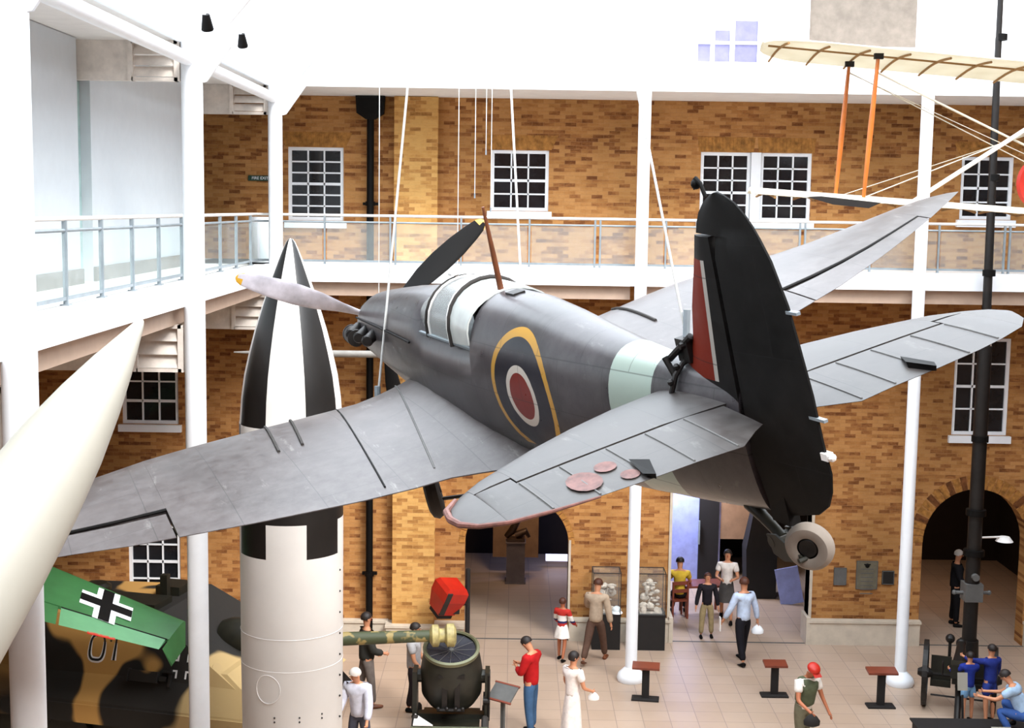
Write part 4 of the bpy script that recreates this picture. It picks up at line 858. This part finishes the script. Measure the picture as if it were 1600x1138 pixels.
MB().loft([[(-h * .77, -h * .82, -.34), (-h * .3, -h * .82, -.34), (-h * .3, -h * .7, -.34), (-h * .77, -h * .7, -.34)], [(-h * .95, -h * 1.04, 0), (-h * .5, -h * 1.04, 0), (-h * .5, -h * .9, 0), (-h * .95, -h * .9, 0)], [(-h * .95, -h * 1.04, .24), (-h * .5, -h * 1.04, .24), (-h * .5, -h * .9, .24), (-h * .95, -h * .9, .24)]], True, T).build('strap', 'rubberd', rbx)
MB().box(-.18, .18, -.18, .18, -.46, -.36, T).tube((-.25, 0, .93), (.12, 0, 1.02), .045, n=10).box(-.45, -.05, -.12, .16, .80, .95).build('bracket', 'blackm', rp)
# searchlight
SL = thing('searchlight', 'dark drum searchlight with a round glass facing up, on a wheeled carriage beside the muzzle', 'searchlight', (-.98, 23.05, .06))
ST = Matrix.Translation((0, 0, 1.14)) @ Matrix.Rotation(R(19), 4, 'X')
MB().lathe([(.001, -.62), (.2, -.62), (.44, -.52), (.53, -.35), (.54, .10), (.50, .36), (.46, .46), (.45, .50), (.42, .50), (.40, .40)], 40, ST).build('drum', 'olive', SL, smooth=True)
MB().lathe([(.45, .47), (.49, .48), (.495, .54), (.45, .555), (.43, .53)], 40, ST).build('rim', mat('worn_olive_rim', '6a6a50', .4, .3), SL, smooth=True)
MB().lathe([(.001, .47), (.2, .475), (.435, .50), (.435, .49), (.001, .46)], 40, ST).build('lens', mat('dark_lens', '2a2c34', .12), SL, smooth=True)
q = MB()
for k in range(12): a = 2 * pi * k / 12; q.tube((0, 0, .482), (.43 * math.cos(a), .43 * math.sin(a), .503), .004, n=4, T=ST)
q.lathe([(.001, .47), (.04, .47), (.04, .5), (.001, .5)], 12, ST); q.build('lens_ribs', 'lead', SL)
q = MB()
for s in (1, -1): q.box(s * .63 - .04, s * .63 + .04, -.2, .2, .35, 1.2).tube((s * .5, 0, 1.08), (s * .68, 0, 1.08), .12, n=14)
q.box(-.58, .58, -.1, .1, .33, .42).build('trunnion_fork', 'olive', SL)
q = MB()
q.box(.08, .17, -.53, -.46, .62, 1.2).box(-.14, -.05, -.52, -.46, .62, 1.2).box(-.2, .25, -.56, -.46, 1.22, 1.28).tube((-.22, -.55, .66), (.25, -.55, .66), .03, n=8)
for x in (-.2, -.05, .1, .22): q.ball((x, -.57, .69), .035, 8)
q.build('control_gear', 'darkmetal', SL)
q = MB()
for y in (.1, -.06, -.2): q.tube((.56, y, .7), (.68, y, .7), .06, n=12).tube((.66, y, .35), (.66, y, 1.15), .02, n=8)
q.lathe([(.14, -.02), (.17, 0), (.14, .02)], 20, Matrix.Translation((.66, -.1, .78)) @ Matrix.Rotation(R(90), 4, 'Y')).build('hand_wheel', 'darkmetal', SL)
for x, y in ((-.6, .25), (.6, .25), (-.6, -.35), (.6, -.35)):
    T = Matrix.Translation((x, y, .24)) @ Matrix.Rotation(R(90), 4, 'Y'); w = MB().lathe([(.1, -.05), (.2, -.06), (.24, -.03), (.24, .03), (.2, .06), (.1, .05)], 22, T).build('wheel', 'rubberd', SL, smooth=True); MB().lathe([(.001, -.06), (.1, -.06), (.1, .06), (.001, .06)], 14, T).build('hub', 'olive', w)
MB().box(-.5, .5, -.62, .45, .22, .33).build('chassis', 'olive', SL)
MB().loft([[(-.62, -.75, 0), (.62, -.75, 0), (.62, -.66, 0), (-.62, -.66, 0)], [(-.66, -.74, .42), (.66, -.74, .42), (.66, -.68, .42), (-.66, -.68, .42)]]).build('front_board', mat('grey_green_board', '5a5c48', .7), SL)
MB().add([(-.62, -.72, .44), (-.28, -.72, .44), (-.62, -.2, .44), (-.62, -.72, .46), (-.28, -.72, .46), (-.62, -.2, .46)], [(0, 1, 2), (3, 4, 5), (0, 1, 4, 3), (1, 2, 5, 4), (2, 0, 3, 5)]).build('white_plate', 'offwhite', SL)
# wheeled gun
GN = thing('field_gun', 'dark wheeled gun with spoked wheels near the right edge of the floor', 'gun', (8.55, 24.9, 0), R(-19))
for x in (-.62, .62):
    T = Matrix.Translation((x, 0, .62)) @ Matrix.Rotation(R(90), 4, 'Y')
    w = MB().lathe([(.55, -.045), (.62, -.045), (.62, .045), (.55, .045)], 36, T).build('wheel_rim', 'darkmetal', GN, smooth=False)
    sp = MB(); 
    for k in range(12): a = 2 * pi * k / 12; sp.tube((.08 * math.cos(a), .08 * math.sin(a), 0), (.56 * math.cos(a), .56 * math.sin(a), 0), .025, n=6, T=T)
    sp.build('spokes', 'darkmetal', w); MB().lathe([(.001, -.14), (.06, -.14), (.1, -.06), (.1, .06), (.06, .14), (.001, .14)], 16, T).build('hub', 'darkmetal', w)
MB().tube((-.62, 0, .62), (.62, 0, .62), .05, n=10).build('axle', 'darkmetal', GN)
for a_, b__ in ((-.52, -.15), (.15, .52)): MB().box(a_, b__, -.04, .0, .50, .98).box(a_, b__, -.1, -.02, .40, .52).build('shield', 'olive', GN)
MB().lathe([(.12, -.5), (.13, .0), (.10, .3), (.08, .62), (.095, .64), (.095, .7), (.03, .7)], 20, Matrix.Translation((0, -.1, .95)) @ Matrix.Rotation(R(-78), 4, 'X'), caps=True).build('barrel', 'darkmetal', GN, smooth=True)
MB().box(-.13, .13, -.75, .1, .70, .85).box(-.16, .16, -.8, -.5, .82, 1.08).build('cradle', 'olive', GN)
MB().sweep([(0, -.1, .65), (0, -.6, .4), (0, -.92, .07)], [.07, .06, .06], 10).tube((-.5, -.3, .3), (.5, -.3, .3), .018, n=8).build('trail', 'darkmetal', GN)
MB().ball((-.2, .1, 1.3), .09, 12).tube((-.2, .1, .9), (-.2, .1, 1.3), .03, n=8).lathe([(.12, -.015), (.14, 0), (.12, .015)], 20, Matrix.Translation((-.3, -.5, .9)) @ Matrix.Rotation(R(90), 4, 'Y')).build('sight_and_handwheel', 'darkmetal', GN)
pf = MB().box(7.27, 10.6, 22.3, 23.5, 0, .28).box(7.23, 10.6, 22.26, 23.54, .28, .31).build('plinth', 'blackm'); tag(pf, 'low black display plinth at the bottom right corner, in front of the gun', 'plinth')
cardo = MB().box(-.17, .17, -.005, .005, -.12, .12, Matrix.Rotation(R(-35), 4, 'X')).build('caption_card', 'cream'); cardo.location = (8.55, 22.6, .40); tag(cardo, 'cream caption card on the black plinth at the bottom right', 'card')
wb = MB().box(-.09, .09, -.006, .006, .08, .40).build('notice_board', 'cream'); wb.location = (8.22, 23.72, .68); wb.rotation_euler = (R(-10), 0, 0)
nb_ = MB().box(-.02, .02, .0, .02, -.62, 0).box(-.12, .12, -.1, .12, -.62, -.6).build('post', 'blackm', wb); tag(wb, 'small cream notice board on a post left of the two schoolchildren', 'notice')
PO = thing('periscope_mast', 'tall dark slender mast rising behind the wheeled gun at the right', 'mast', (9.06, 25.95, 0))
MB().tube((0, 0, 0), (0, 0, 1.0), .22, .18, 16).tube((0, 0, .9), (0, 0, 6.8), .14, .135, 18).build('lower_tube', 'darkmetal', PO, smooth=True)
MB().tube((0, 0, 6.8), (-.06, 0, 12.6), .09, .06, 16).tube((-.06, 0, 12.6), (-.08, 0, 16.8), .055, .045, 12).build('upper_tube', 'darkmetal', PO, smooth=True)
for z, r in ((3.55, .19), (2.75, .20), (8.2, .12), (5.0, .16), (10.0, .10), (12.6, .1)): MB().lathe([(.05, z - .07), (r, z - .06), (r, z + .06), (.05, z + .07)], 18).build('collar', 'black', PO, smooth=True)
q = MB().tube((-.34, 0, 1.95), (.34, 0, 1.95), .035, n=10).ball((-.34, 0, 1.95), .05, 8).ball((.34, 0, 1.95), .05, 8).tube((0, -.22, 2.3), (0, 0, 2.3), .07, n=12).box(-.17, .17, -.17, .17, 1.8, 2.15); q.build('eyepiece', 'lead', PO)
MB().lathe([(.001, .06), (.1, .05), (.17, -.04), (.001, -.03)], 16, Matrix.Translation((.62, .1, 3.0))).tube((.1, 0, 3.05), (.62, .1, 3.05), .02, n=6).build('lamp', 'offwhite', PO)
# inside the arches
pd = MB().box(-.23, .23, -.2, .2, 0, 1.02).box(-.26, .26, -.23, .23, 0, .05).box(-.25, .25, -.22, .22, 1.02, 1.05).build('pedestal', mat('taupe', '6e6260', .7)); pd.location = (.16, 33.2, 0); tag(pd, 'grey pedestal under the bronze sculpture inside the left arch', 'pedestal')
sc_ = MB().sweep([(-.25, 0, .1), (-.1, 0, .25), (.0, 0, .45), (.12, 0, .62), (.2, 0, .55)], [.06, .1, .09, .07, .03], 10).sweep([(.0, 0, .4), (-.15, 0, .5), (-.25, 0, .4)], [.05, .04, .02], 8).sweep([(.0, 0, .12), (.25, 0, .25), (.33, 0, .1)], [.12, .09, .04], 10).box(-.22, .22, -.16, .16, 0, .08).build('sculpture', mat('bronze', '4a3626', .4, .5), smooth=True); sc_.location = (.16, 33.2, 1.05); tag(sc_, 'dark bronze sculpture of a twisting figure inside the left arch', 'sculpture')
dk = thing('desk', 'reddish wooden desk just inside the square opening, in front of the seated person in yellow', 'desk', (4.35, 30.75, 0), R(8))
MB().box(-.35, .6, -.3, .3, .68, .73).build('desk_top', 'maroon', dk)
for x in (-.3, .55):
    for y in (-.26, .26): MB().box(x - .025, x + .025, y - .025, y + .025, 0, .68).build('leg', 'maroon', dk)
ch = thing('chair', 'reddish wooden chair under the seated person in the yellow shirt', 'chair', (3.88, 30.45, 0), R(15))
MB().box(-.2, .2, -.2, .2, .41, .45).build('seat', 'maroon', ch)
for x, y, z in ((-.18, -.18, .88), (.18, -.18, .88), (-.18, .18, .41), (.18, .18, .41)): MB().box(x - .02, x + .02, y - .02, y + .02, 0, z).build('leg', 'maroon', ch)
MB().box(-.18, .18, -.19, -.165, .62, .70).box(-.18, .18, -.19, -.165, .80, .88).build('backrest', 'maroon', ch)
exh = MB().loft([[(-.35, -.3, 0), (.35, -.3, 0), (.35, .3, 0), (-.35, .3, 0)], [(-.4, -.3, 1.2), (.35, -.3, 1.2), (.35, .3, 1.2), (-.4, .3, 1.2)], [(-.2, -.2, 2.3), (.25, -.2, 2.35), (.25, .2, 2.35), (-.2, .2, 2.3)]]).build('tall_exhibit', 'blackm'); exh.location = (6.1, 32.3, 0); tag(exh, 'tall dark exhibit inside the square opening, behind the tail wheel', 'exhibit')
bx = MB().box(-.25, .3, -.02, .02, 0, .9, Matrix.Rotation(R(-12), 4, 'Y')).build('leaning_board', 'lav'); bx.location = (6.75, 31.6, .0); tag(bx, 'leaning board with painted-in lavender light inside the square opening', 'board')

# ------------------------------------------------------------------ people
def skin_mesh(verts, edges, radii, roots, sub=1):
    me = bpy.data.meshes.new('sk'); me.from_pydata(verts, edges, []); o = bpy.data.objects.new('sk', me); COL.objects.link(o)
    md = o.modifiers.new('s', 'SKIN'); md.use_smooth_shade = True
    lay = me.skin_vertices[0].data if me.skin_vertices else None
    if lay is None:
        bpy.context.view_layer.objects.active = o; lay = me.skin_vertices[0].data
    for i, r in enumerate(radii): lay[i].radius = (r if isinstance(r, tuple) else (r, r)); lay[i].use_root = i in roots
    ss = o.modifiers.new('u', 'SUBSURF'); ss.levels = sub; ss.render_levels = sub
    dg = bpy.context.evaluated_depsgraph_get(); res = bpy.data.meshes.new_from_object(o.evaluated_get(dg)); bpy.data.objects.remove(o); bpy.data.meshes.remove(me)
    res.polygons.foreach_set('use_smooth', [True] * len(res.polygons)); return res
def mesh_obj(name, me, m, parent):
    me.materials.clear(); me.materials.append(M[m] if isinstance(m, str) else m); me.name = name
    o = bpy.data.objects.new(name, me); COL.objects.link(o); o.parent = parent; WM[o.name] = orient(parent); return o
def dvec(pitch, ab, s):     # 0 = hanging straight down; pitch>0 forward(+y); ab>0 outward
    return Vector((s * math.sin(ab), math.sin(pitch) * math.cos(ab), -math.cos(pitch) * math.cos(ab)))
def person(label, loc, rz, h=1.72, legs=((4, 4, 4), (-4, 4, 4)), arms=((5, 12, 15, 0), (5, 12, 15, 0)), lean=0, head=(0, 0), top='c8c8c8', bottom='30303a', sleeve='short', kind='trousers', hair='hair_dark', shoes='black', skin='skin', slim=1.0, extra=None, hairlen=0, twist=0, dz=0.0):
    """legs: (pitch, abduct, knee) R,L ; arms: (pitch, abduct, elbow, inward) R,L; degrees. +y is forward, +x the right hand"""
    P = thing('person', label, 'person', tuple(loc), rz)
    LT, LS = .245 * h, .235 * h; J = {}
    J['pel'] = Vector((0, 0, 0)); ln = R(lean); up = Vector((0, math.sin(ln), math.cos(ln)))
    J['waist'] = up * .09 * h; J['chest'] = up * .21 * h; J['upch'] = up * .275 * h
    u2 = Vector((0, math.sin(ln * 1.15), math.cos(ln * 1.15))); J['neck'] = J['upch'] + u2 * .045 * h
    hp, hy = R(head[0]) + ln, R(head[1]); hu = Vector((0, math.sin(hp), math.cos(hp))); J['jaw'] = J['neck'] + hu * .045 * h
    J['head'] = J['jaw'] + hu * .055 * h; J['crown'] = J['head'] + hu * .045 * h
    fr = [(J[k]) for k in ('pel',)]
    for i, s in ((0, 1), (1, -1)):
        p, ab, kn = [R(v) for v in legs[i]]
        J['hip%d' % i] = Vector((s * .05 * h, 0, -.02 * h)); d = dvec(p, ab, s); J['knee%d' % i] = J['hip%d' % i] + d * LT
        d2 = dvec(p - kn, ab * .5, s); J['ank%d' % i] = J['knee%d' % i] + d2 * LS
        J['sh%d' % i] = J['upch'] + Vector((s * .105 * h * slim, 0, -.005 * h))
        p, ab, el, inn = [R(v) for v in arms[i]]; d = dvec(p + ln * .5, ab, s); J['el%d' % i] = J['sh%d' % i] + d * .175 * h
        d2 = dvec(p + el + ln * .5, ab * .6, s); d2 = Matrix.Rotation(s * inn, 3, 'Z') @ d2; J['wr%d' % i] = J['el%d' % i] + d2 * .15 * h; J['hd%d' % i] = J['wr%d' % i] + d2 * .045 * h; J['d%d' % i] = d2
    low = min(J['ank0'].z, J['ank1'].z); off = Vector((0, 0, .045 * h - low + dz))
    for k in J:
        if not k.startswith('d'): J[k] = J[k] + off
    names = ['pel', 'waist', 'chest', 'upch', 'neck', 'jaw', 'head', 'crown'] + [a + str(i) for i in (0, 1) for a in ('hip', 'knee', 'ank', 'sh', 'el', 'wr', 'hd')]
    rad = dict(pel=.075, waist=.068, chest=.078, upch=.06, neck=.030, jaw=.040, head=.050, crown=.036)
    for i in '01': rad.update({'hip' + i: .052, 'knee' + i: .033, 'ank' + i: .021, 'sh' + i: .033, 'el' + i: .023, 'wr' + i: .015, 'hd' + i: .019})
    rad = {k: v * h * (slim if k not in ('head', 'jaw', 'crown', 'neck') else 1) for k, v in rad.items()}
    V = [J[k] for k in names]; ix = {k: i for i, k in enumerate(names)}; Rr = [rad[k] * (.84 if k in ('pel', 'waist', 'chest', 'upch', 'hip0', 'hip1') else 1) for k in names]
    Ed = [('pel', 'waist'), ('waist', 'chest'), ('chest', 'upch'), ('upch', 'neck'), ('neck', 'jaw'), ('jaw', 'head'), ('head', 'crown')]
    for i in '01': Ed += [('pel', 'hip' + i), ('hip' + i, 'knee' + i), ('knee' + i, 'ank' + i), ('upch', 'sh' + i), ('sh' + i, 'el' + i), ('el' + i, 'wr' + i), ('wr' + i, 'hd' + i)]
    E_ = [(ix[a], ix[b]) for a, b in Ed]; roots = [0]
    for i, s in ((0, 1), (1, -1)):      # five fingers, slightly curled
        d = J['d%d' % i].normalized(); side = Vector((0, 1, 0)) if abs(d.y) < .8 else Vector((0, 0, 1)); side = (side - d * side.dot(d)).normalized(); curl = d.cross(side) * (-s)
        for k in range(5):
            L = (.030, .042, .046, .043, .034)[k] * h; o = side * (.5 - k / 4 + .1) * .036 * h if k else side * .016 * h
            b0 = J['hd%d' % i] + (o * .7 if k else o * .6 - d * .012 * h); dd = d if k else (d * .6 + side * .8).normalized()
            pts = [b0, b0 + o * .25 + dd * L * .5, b0 + o * .3 + dd * L * .8 + curl * L * .2]
            n0 = len(V); V += pts; Rr += [.0062 * h, .0055 * h, .0045 * h]; E_ += [(n0, n0 + 1), (n0 + 1, n0 + 2)]; roots.append(n0)
    body = mesh_obj('body', skin_mesh([tuple(v) for v in V], E_, Rr, roots), skin, P)
    def part(nm, keys, eds, grow, m_, root, rr={}):
        idx = {k: i for i, k in enumerate(keys)}
        return mesh_obj(nm, skin_mesh([tuple(J[k]) for k in keys], [(idx[a], idx[b]) for a, b in eds], [rr.get(k, rad[k.rstrip('x')] + grow) for k in keys], [idx[root]]), m_, P)
    kk = ['pel', 'waist', 'chest', 'upch', 'sh0', 'sh1', 'col']; J['col'] = J['upch'].lerp(J['neck'], .55); rad['col'] = .034 * h
    ee = [('pel', 'waist'), ('waist', 'chest'), ('chest', 'upch'), ('upch', 'sh0'), ('upch', 'sh1'), ('upch', 'col')]
    for i in '01':
        e_ = 'el' + i; J['ms' + i] = J['sh' + i].lerp(J[e_], .62); rad['ms' + i] = rad['el' + i] * 1.25
        if sleeve == 'short': kk.append('ms' + i); ee.append(('sh' + i, 'ms' + i))
        else:
            J['cf' + i] = J[e_].lerp(J['wr' + i], .92); rad['cf' + i] = rad['wr' + i] * 1.05; kk += [e_, 'cf' + i]; ee += [('sh' + i, e_), (e_, 'cf' + i)]
    g = .016 * h if sleeve != 'coat' else .022 * h
    J['hem'] = J['pel'] + (J['pel'] - J['waist']).normalized() * .03 * h; rad['hem'] = .070 * h
    if kind in ('trousers', 'shorts'): kk[0] = 'hem'; ee[0] = ('hem', 'waist')
    part('shirt' if sleeve != 'coat' else 'jacket', kk, ee, g, cloth(top) if isinstance(top, str) else top, 'waist')
    if kind in ('trousers', 'shorts'):
        kk = ['pel', 'hw']; J['hw'] = J['pel'].lerp(J['waist'], .8); rad['hw'] = .060 * h * slim; ee = [('pel', 'hw')]
        for i in '01':
            if kind == 'trousers': J['tc' + i] = J['knee' + i].lerp(J['ank' + i], .94); rad['tc' + i] = .026 * h; kk += ['hip' + i, 'knee' + i, 'tc' + i]; ee += [('pel', 'hip' + i), ('hip' + i, 'knee' + i), ('knee' + i, 'tc' + i)]
            else: J['tc' + i] = J['hip' + i].lerp(J['knee' + i], .7); rad['tc' + i] = .045 * h; kk += ['hip' + i, 'tc' + i]; ee += [('pel', 'hip' + i), ('hip' + i, 'tc' + i)]
        part(kind, kk, ee, .013 * h, cloth(bottom), 'pel')
    else:
        L = float(kind.split('_')[1]) * h; rings = []; w0 = J['waist']; z0 = w0.z - .03 * h
        kn = (J['knee0'] + J['knee1']) / 2
        for t in range(8):
            f = t / 7; z = z0 - L * f; cy = w0.y + (kn.y - w0.y) * min(1, (z0 - z) / max(.05, z0 - kn.z)) * .8; w = h * (.072 + .055 * f ** .7); dpt = h * (.062 + .05 * f ** .7)
            rings.append([(w * (1 + .06 * f * math.cos(5 * a)) * math.cos(a), cy + dpt * (1 + .06 * f * math.cos(5 * a)) * math.sin(a), z) for a in [2 * pi * k / 28 for k in range(28)]])
        MB().loft(rings).build('skirt', cloth(bottom), P, smooth=True)
    for i in (0, 1):
        a = J['ank%d' % i]; p = R(legs[i][0] - legs[i][2]); f = Vector((0, math.cos(p), math.sin(p) * .8)) if legs[i][0] - legs[i][2] < -15 else Vector((0, 1, 0)); dn = Vector((0, 0, -.026 * h))
        def sec(c, w, t, fl): return [(c.x + w * math.cos(q), c.y, max(c.z + t * math.sin(q), a.z - .045 * h + .001)) for q in [2 * pi * k / 12 for k in range(12)]]
        MB().loft([sec(a + dn + f * d_ * h, w * h, t * h, 0) for d_, w, t in ((-.033, .010, .012), (-.025, .022, .024), (0, .025, .030), (.045, .024, .022), (.08, .026, .016), (.10, .018, .012), (.108, .006, .006))]).build('shoe', shoes if shoes in M else cloth(shoes), P, smooth=True)
    # head: hair, ears, face
    HT = Matrix.Translation(J['head']) @ Matrix.Rotation(-hy, 4, 'Z') @ Matrix.Rotation(-hp, 4, 'X'); rr = .052 * h; rings = []
    for t in range(9):
        th = pi * .60 * t / 8
        ring = []
        for k in range(24):
            a = 2 * pi * k / 24; front = max(0, math.sin(a)); t2 = th * (1 - .42 * front) + hairlen * .35 * (1 - front) * (t / 8); t2 = min(t2, pi * .93)
            ring.append((rr * 1.10 * math.sin(t2 + .001) * math.cos(a), rr * 1.18 * math.sin(t2 + .001) * math.sin(a) - .12 * rr, rr * 1.16 * math.cos(t2) + .006 * h - hairlen * .3 * rr * (t / 8) ** 2 * (1 - front)))
        rings.append(ring)
    if hair: MB().loft(rings, True, HT).build('hair', hair if hair in M else cloth(hair), P, smooth=True)
    for s in (1, -1): MB().ball((s * rr * 1.0, 0, -.1 * rr), .013 * h, 8, HT, sx=.4, sy=.8, sz=1.2).build('ear', skin, body, smooth=True)
    MB().loft([[(-.006 * h, rr * .90, -.014 * h), (.006 * h, rr * .90, -.014 * h), (0, rr * 1.16, -.012 * h)], [(-.003 * h, rr * .93, .012 * h), (.003 * h, rr * .93, .012 * h), (0, rr * 1.0, .012 * h)]], True, HT).build('nose', skin, body)
    for s in (1, -1): MB().ball((s * .017 * h, rr * .90, .006 * h), .0055 * h, 8, HT, sz=.7).build('eye', 'hair_dark', body)
    MB().ball((0, rr * .88, -.028 * h), .010 * h, 8, HT, sx=1.2, sy=.5, sz=.35).build('mouth', 'red', body)
    J['HT'] = HT; return P, J, h
def bag(name, label, P, J, hand, m_, size, drop):
    o = thing(name, label, 'bag', orient(P) @ (J['hd%d' % hand] + Vector((0, 0, -drop)))); s = size
    MB().loft([[(s * w * math.cos(a), s * w * .6 * math.sin(a), z) for a in [2 * pi * k / 16 for k in range(16)]] for w, z in ((.5, -s * .8), (.95, -s * .6), (1, -.1 * s), (.6, .45 * s), (.15, s * .75))]).build('bag', m_, o, smooth=True)
    MB().sweep([(-.3 * s, 0, .4 * s), (-.1 * s, 0, drop * .9), (.1 * s, 0, drop * .9), (.3 * s, 0, .4 * s)], .006, 6).build('handle', m_, o); return o
nt = NT('striped_knit'); zz = nt.xyz()[2]; c = nt.mix(nt.math('MULTIPLY', nt.math('GREATER_THAN', zz, .81), nt.math('LESS_THAN', zz, .97)), lin('b8261e'), lin('1f2458')); c = nt.mix(nt.math('MULTIPLY', nt.math('GREATER_THAN', zz, .855), nt.math('LESS_THAN', zz, .97)), c, lin('e6e0da')); M['striped'] = nt.out(c, .85)
# rz: 0 faces away from the camera (+Y), 180 faces it, 90 faces left, -90 faces right
p = person('person in a pale blue shirt and black trousers carrying a white bag', (4.85, 27.3, 0), R(25), 1.80, ((16, 4, 6), (-14, 5, 8)), ((-6, 18, 8, 0), (8, 22, 20, 0)), top='c3d2ea', bottom='16141a', sleeve='long', hair='hair_brown', head=(4, 20))
bag('carrier_bag', 'white bag hanging from the right hand of the person in the blue shirt', p[0], p[1], 0, 'white', .13, .12)
q = MB().box(-.01, .01, -.08, .08, -.14, .14).build('brochure', 'offwhite'); q.location = orient(p[0]) @ (p[1]['hd1'] + Vector((-.02, .04, -.04))); tag(q, 'white folded brochure in the left hand of the person in the blue shirt', 'paper')
person('child in a black top and khaki trousers standing, facing the camera', (4.34, 28.95, 0), R(178), 1.42, ((2, 5, 2), (-2, 5, 3)), ((4, 14, 6, 0), (2, 14, 8, 0)), top='1e1a20', bottom='9c8a66', sleeve='long', hair=cloth('8a4020') and 'hair_brown')
person('person in a white short-sleeved blouse and grey skirt, walking with hands in front', (4.95, 30.1, 0), R(170), 1.66, ((-14, 3, 16), (12, 3, 4)), ((20, 14, 70, 35), (20, 14, 70, 35)), top='e6dcd4', bottom='4e4a48', kind='skirt_.30', hair='hair_dark', hairlen=.6)
person('person in a yellow shirt seated at the desk, back to the camera', (3.92, 30.42, .0), R(-5), 1.70, ((82, 6, 80), (80, 6, 82)), ((25, 14, 50, 10), (25, 14, 50, 10)), lean=8, top='d6b23c', bottom='1e1a1c', hair='hair_dark', head=(12, 0))
person('person in a beige jacket and brown trousers striding past the display case', (1.80, 27.2, 0), R(-20), 1.76, ((22, 4, 6), (-22, 4, 14)), ((-4, 14, 10, 0), (28, 12, 50, 20)), lean=6, top='b5a08a', bottom='5c4438', sleeve='coat', hair='hair_brown', shoes='wood', head=(18, 0))
person('small child in a red, white and blue top and white skirt, facing away', (1.12, 27.3, 0), R(-30), 1.30, ((-8, 3, 10), (6, 3, 4)), ((15, 14, 40, 10), (15, 14, 40, 10)), top=M['striped'], bottom='efe9e2', kind='skirt_.22', sleeve='long', hair='hair_brown', hairlen=.3, skin='skin2')
p = person('person in a red jumper and blue jeans looking down with folded arms', (.42, 23.3, 0), R(62), 1.76, ((3, 4, 4), (-3, 4, 6)), ((18, 8, 95, 55), (16, 8, 90, 50)), top='b01a1c', bottom='3c5878', sleeve='long', hair='hair_dark', head=(38, 0), slim=1.05)
p = person('person in a long white dress with dark hair, walking away to the right', (1.14, 22.9, 0), R(-50), 1.62, ((6, 3, 4), (-8, 3, 8)), ((10, 14, 55, 20), (10, 16, 30, 0)), top='ece2dc', bottom='ece2dc', kind='skirt_.48', hair='hair_dark', hairlen=.7, head=(8, 30))
bag('shoulder_bag', 'small white bag on the arm of the person in the white dress', p[0], p[1], 0, 'offwhite', .1, .08)
person('person in a dark grey jacket and grey trousers behind the gun barrel', (-2.62, 24.5, 0), R(-70), 1.78, ((8, 4, 4), (-10, 4, 10)), ((10, 10, 60, 30), (6, 12, 40, 10)), top='34332f', bottom='6c625c', sleeve='coat', hair='hair_dark', shoes='wood', slim=1.05)
person('grey-haired person in a pale jacket beside the rocket, at the bottom edge', (-2.45, 21.75, 0), R(160), 1.74, ((4, 4, 4), (-6, 4, 6)), ((14, 12, 40, 15), (10, 12, 20, 0)), lean=8, top='c6c6d2', bottom='4a4a55', sleeve='coat', hair='hair_grey', skin='skin', head=(20, 30))
person('person in a black and white patterned shirt behind the searchlight', (-1.72, 24.1, 0), R(-100), 1.72, ((6, 4, 4), (-6, 4, 6)), ((14, 12, 30, 10), (10, 12, 20, 0)), top='a8a4a4', bottom='2c2426', hair='hair_dark', head=(12, 0))
p = person('person in a red cap and green waistcoat over a white shirt, at the bottom edge', (5.05, 22.35, 0), R(205), 1.76, ((12, 4, 5), (-12, 4, 10)), ((18, 16, 45, 20), (6, 16, 20, 0)), lean=10, top='e8e2da', bottom='6a6450', hair='hair_grey', head=(28, 0), skin='skin2')
P, J, h = p
me = skin_mesh([tuple(J[k]) for k in ('pel', 'waist', 'chest', 'upch')] + [tuple(J['upch'].lerp(J['sh0'], .75)), tuple(J['upch'].lerp(J['sh1'], .75))], [(0, 1), (1, 2), (2, 3), (3, 4), (3, 5)], [.108 * h, .100 * h, .110 * h, .088 * h, .056 * h, .056 * h], [0]); mesh_obj('waistcoat', me, cloth('565c46'), P)
rr = .052 * h; MB().loft([[(rr * 1.22 * w * math.cos(a), rr * 1.28 * w * math.sin(a) - .05 * rr, rr * z) for a in [2 * pi * k / 20 for k in range(20)]] for w, z in ((1.0, .35), (1.0, .7), (.85, 1.05), (.5, 1.28), (.05, 1.33))], True, J['HT']).box(-rr * .8, rr * .8, rr * 1.0, rr * 1.9, rr * .40, rr * .48, J['HT']).build('cap', 'red', P, smooth=True)
bag('camera_bag', 'dark bag hanging at the side of the person in the red cap', P, J, 0, 'blackm', .14, .1)
person('person in a dark suit standing inside the right arch', (10.15, 30.1, 0), R(-100), 1.72, ((2, 4, 2), (-2, 4, 3)), ((10, 10, 50, 30), (6, 10, 40, 20)), top='17161a', bottom='121114', sleeve='coat', hair='hair_grey', head=(10, 0))
p = person('smaller of two schoolchildren in blue jumpers, in light blue shorts', (8.47, 24.15, 0), R(5), 1.32, ((6, 4, 4), (-4, 4, 4)), ((50, 18, 60, 10), (40, 20, 50, 10)), top='24348a', bottom='7ca6cc', sleeve='long', kind='shorts', hair='hair_dark')
person('taller of two schoolchildren in blue jumpers, in dark blue shorts', (8.86, 24.15, 0), R(20), 1.46, ((3, 4, 4), (-4, 4, 4)), ((15, 14, 20, 0), (75, 20, 20, 10)), top='27347e', bottom='2c3c84', sleeve='long', kind='shorts', hair='hair_dark')
person('person in a pale blue shirt and jeans crouching on the black plinth', (9.0, 22.85, .31), R(60), 1.70, ((112, 10, 140), (100, 12, 135)), ((40, 12, 30, 10), (40, 12, 40, 10)), lean=25, top='a9c3de', bottom='3c5c9c', hair='hair_dark', head=(15, 0))
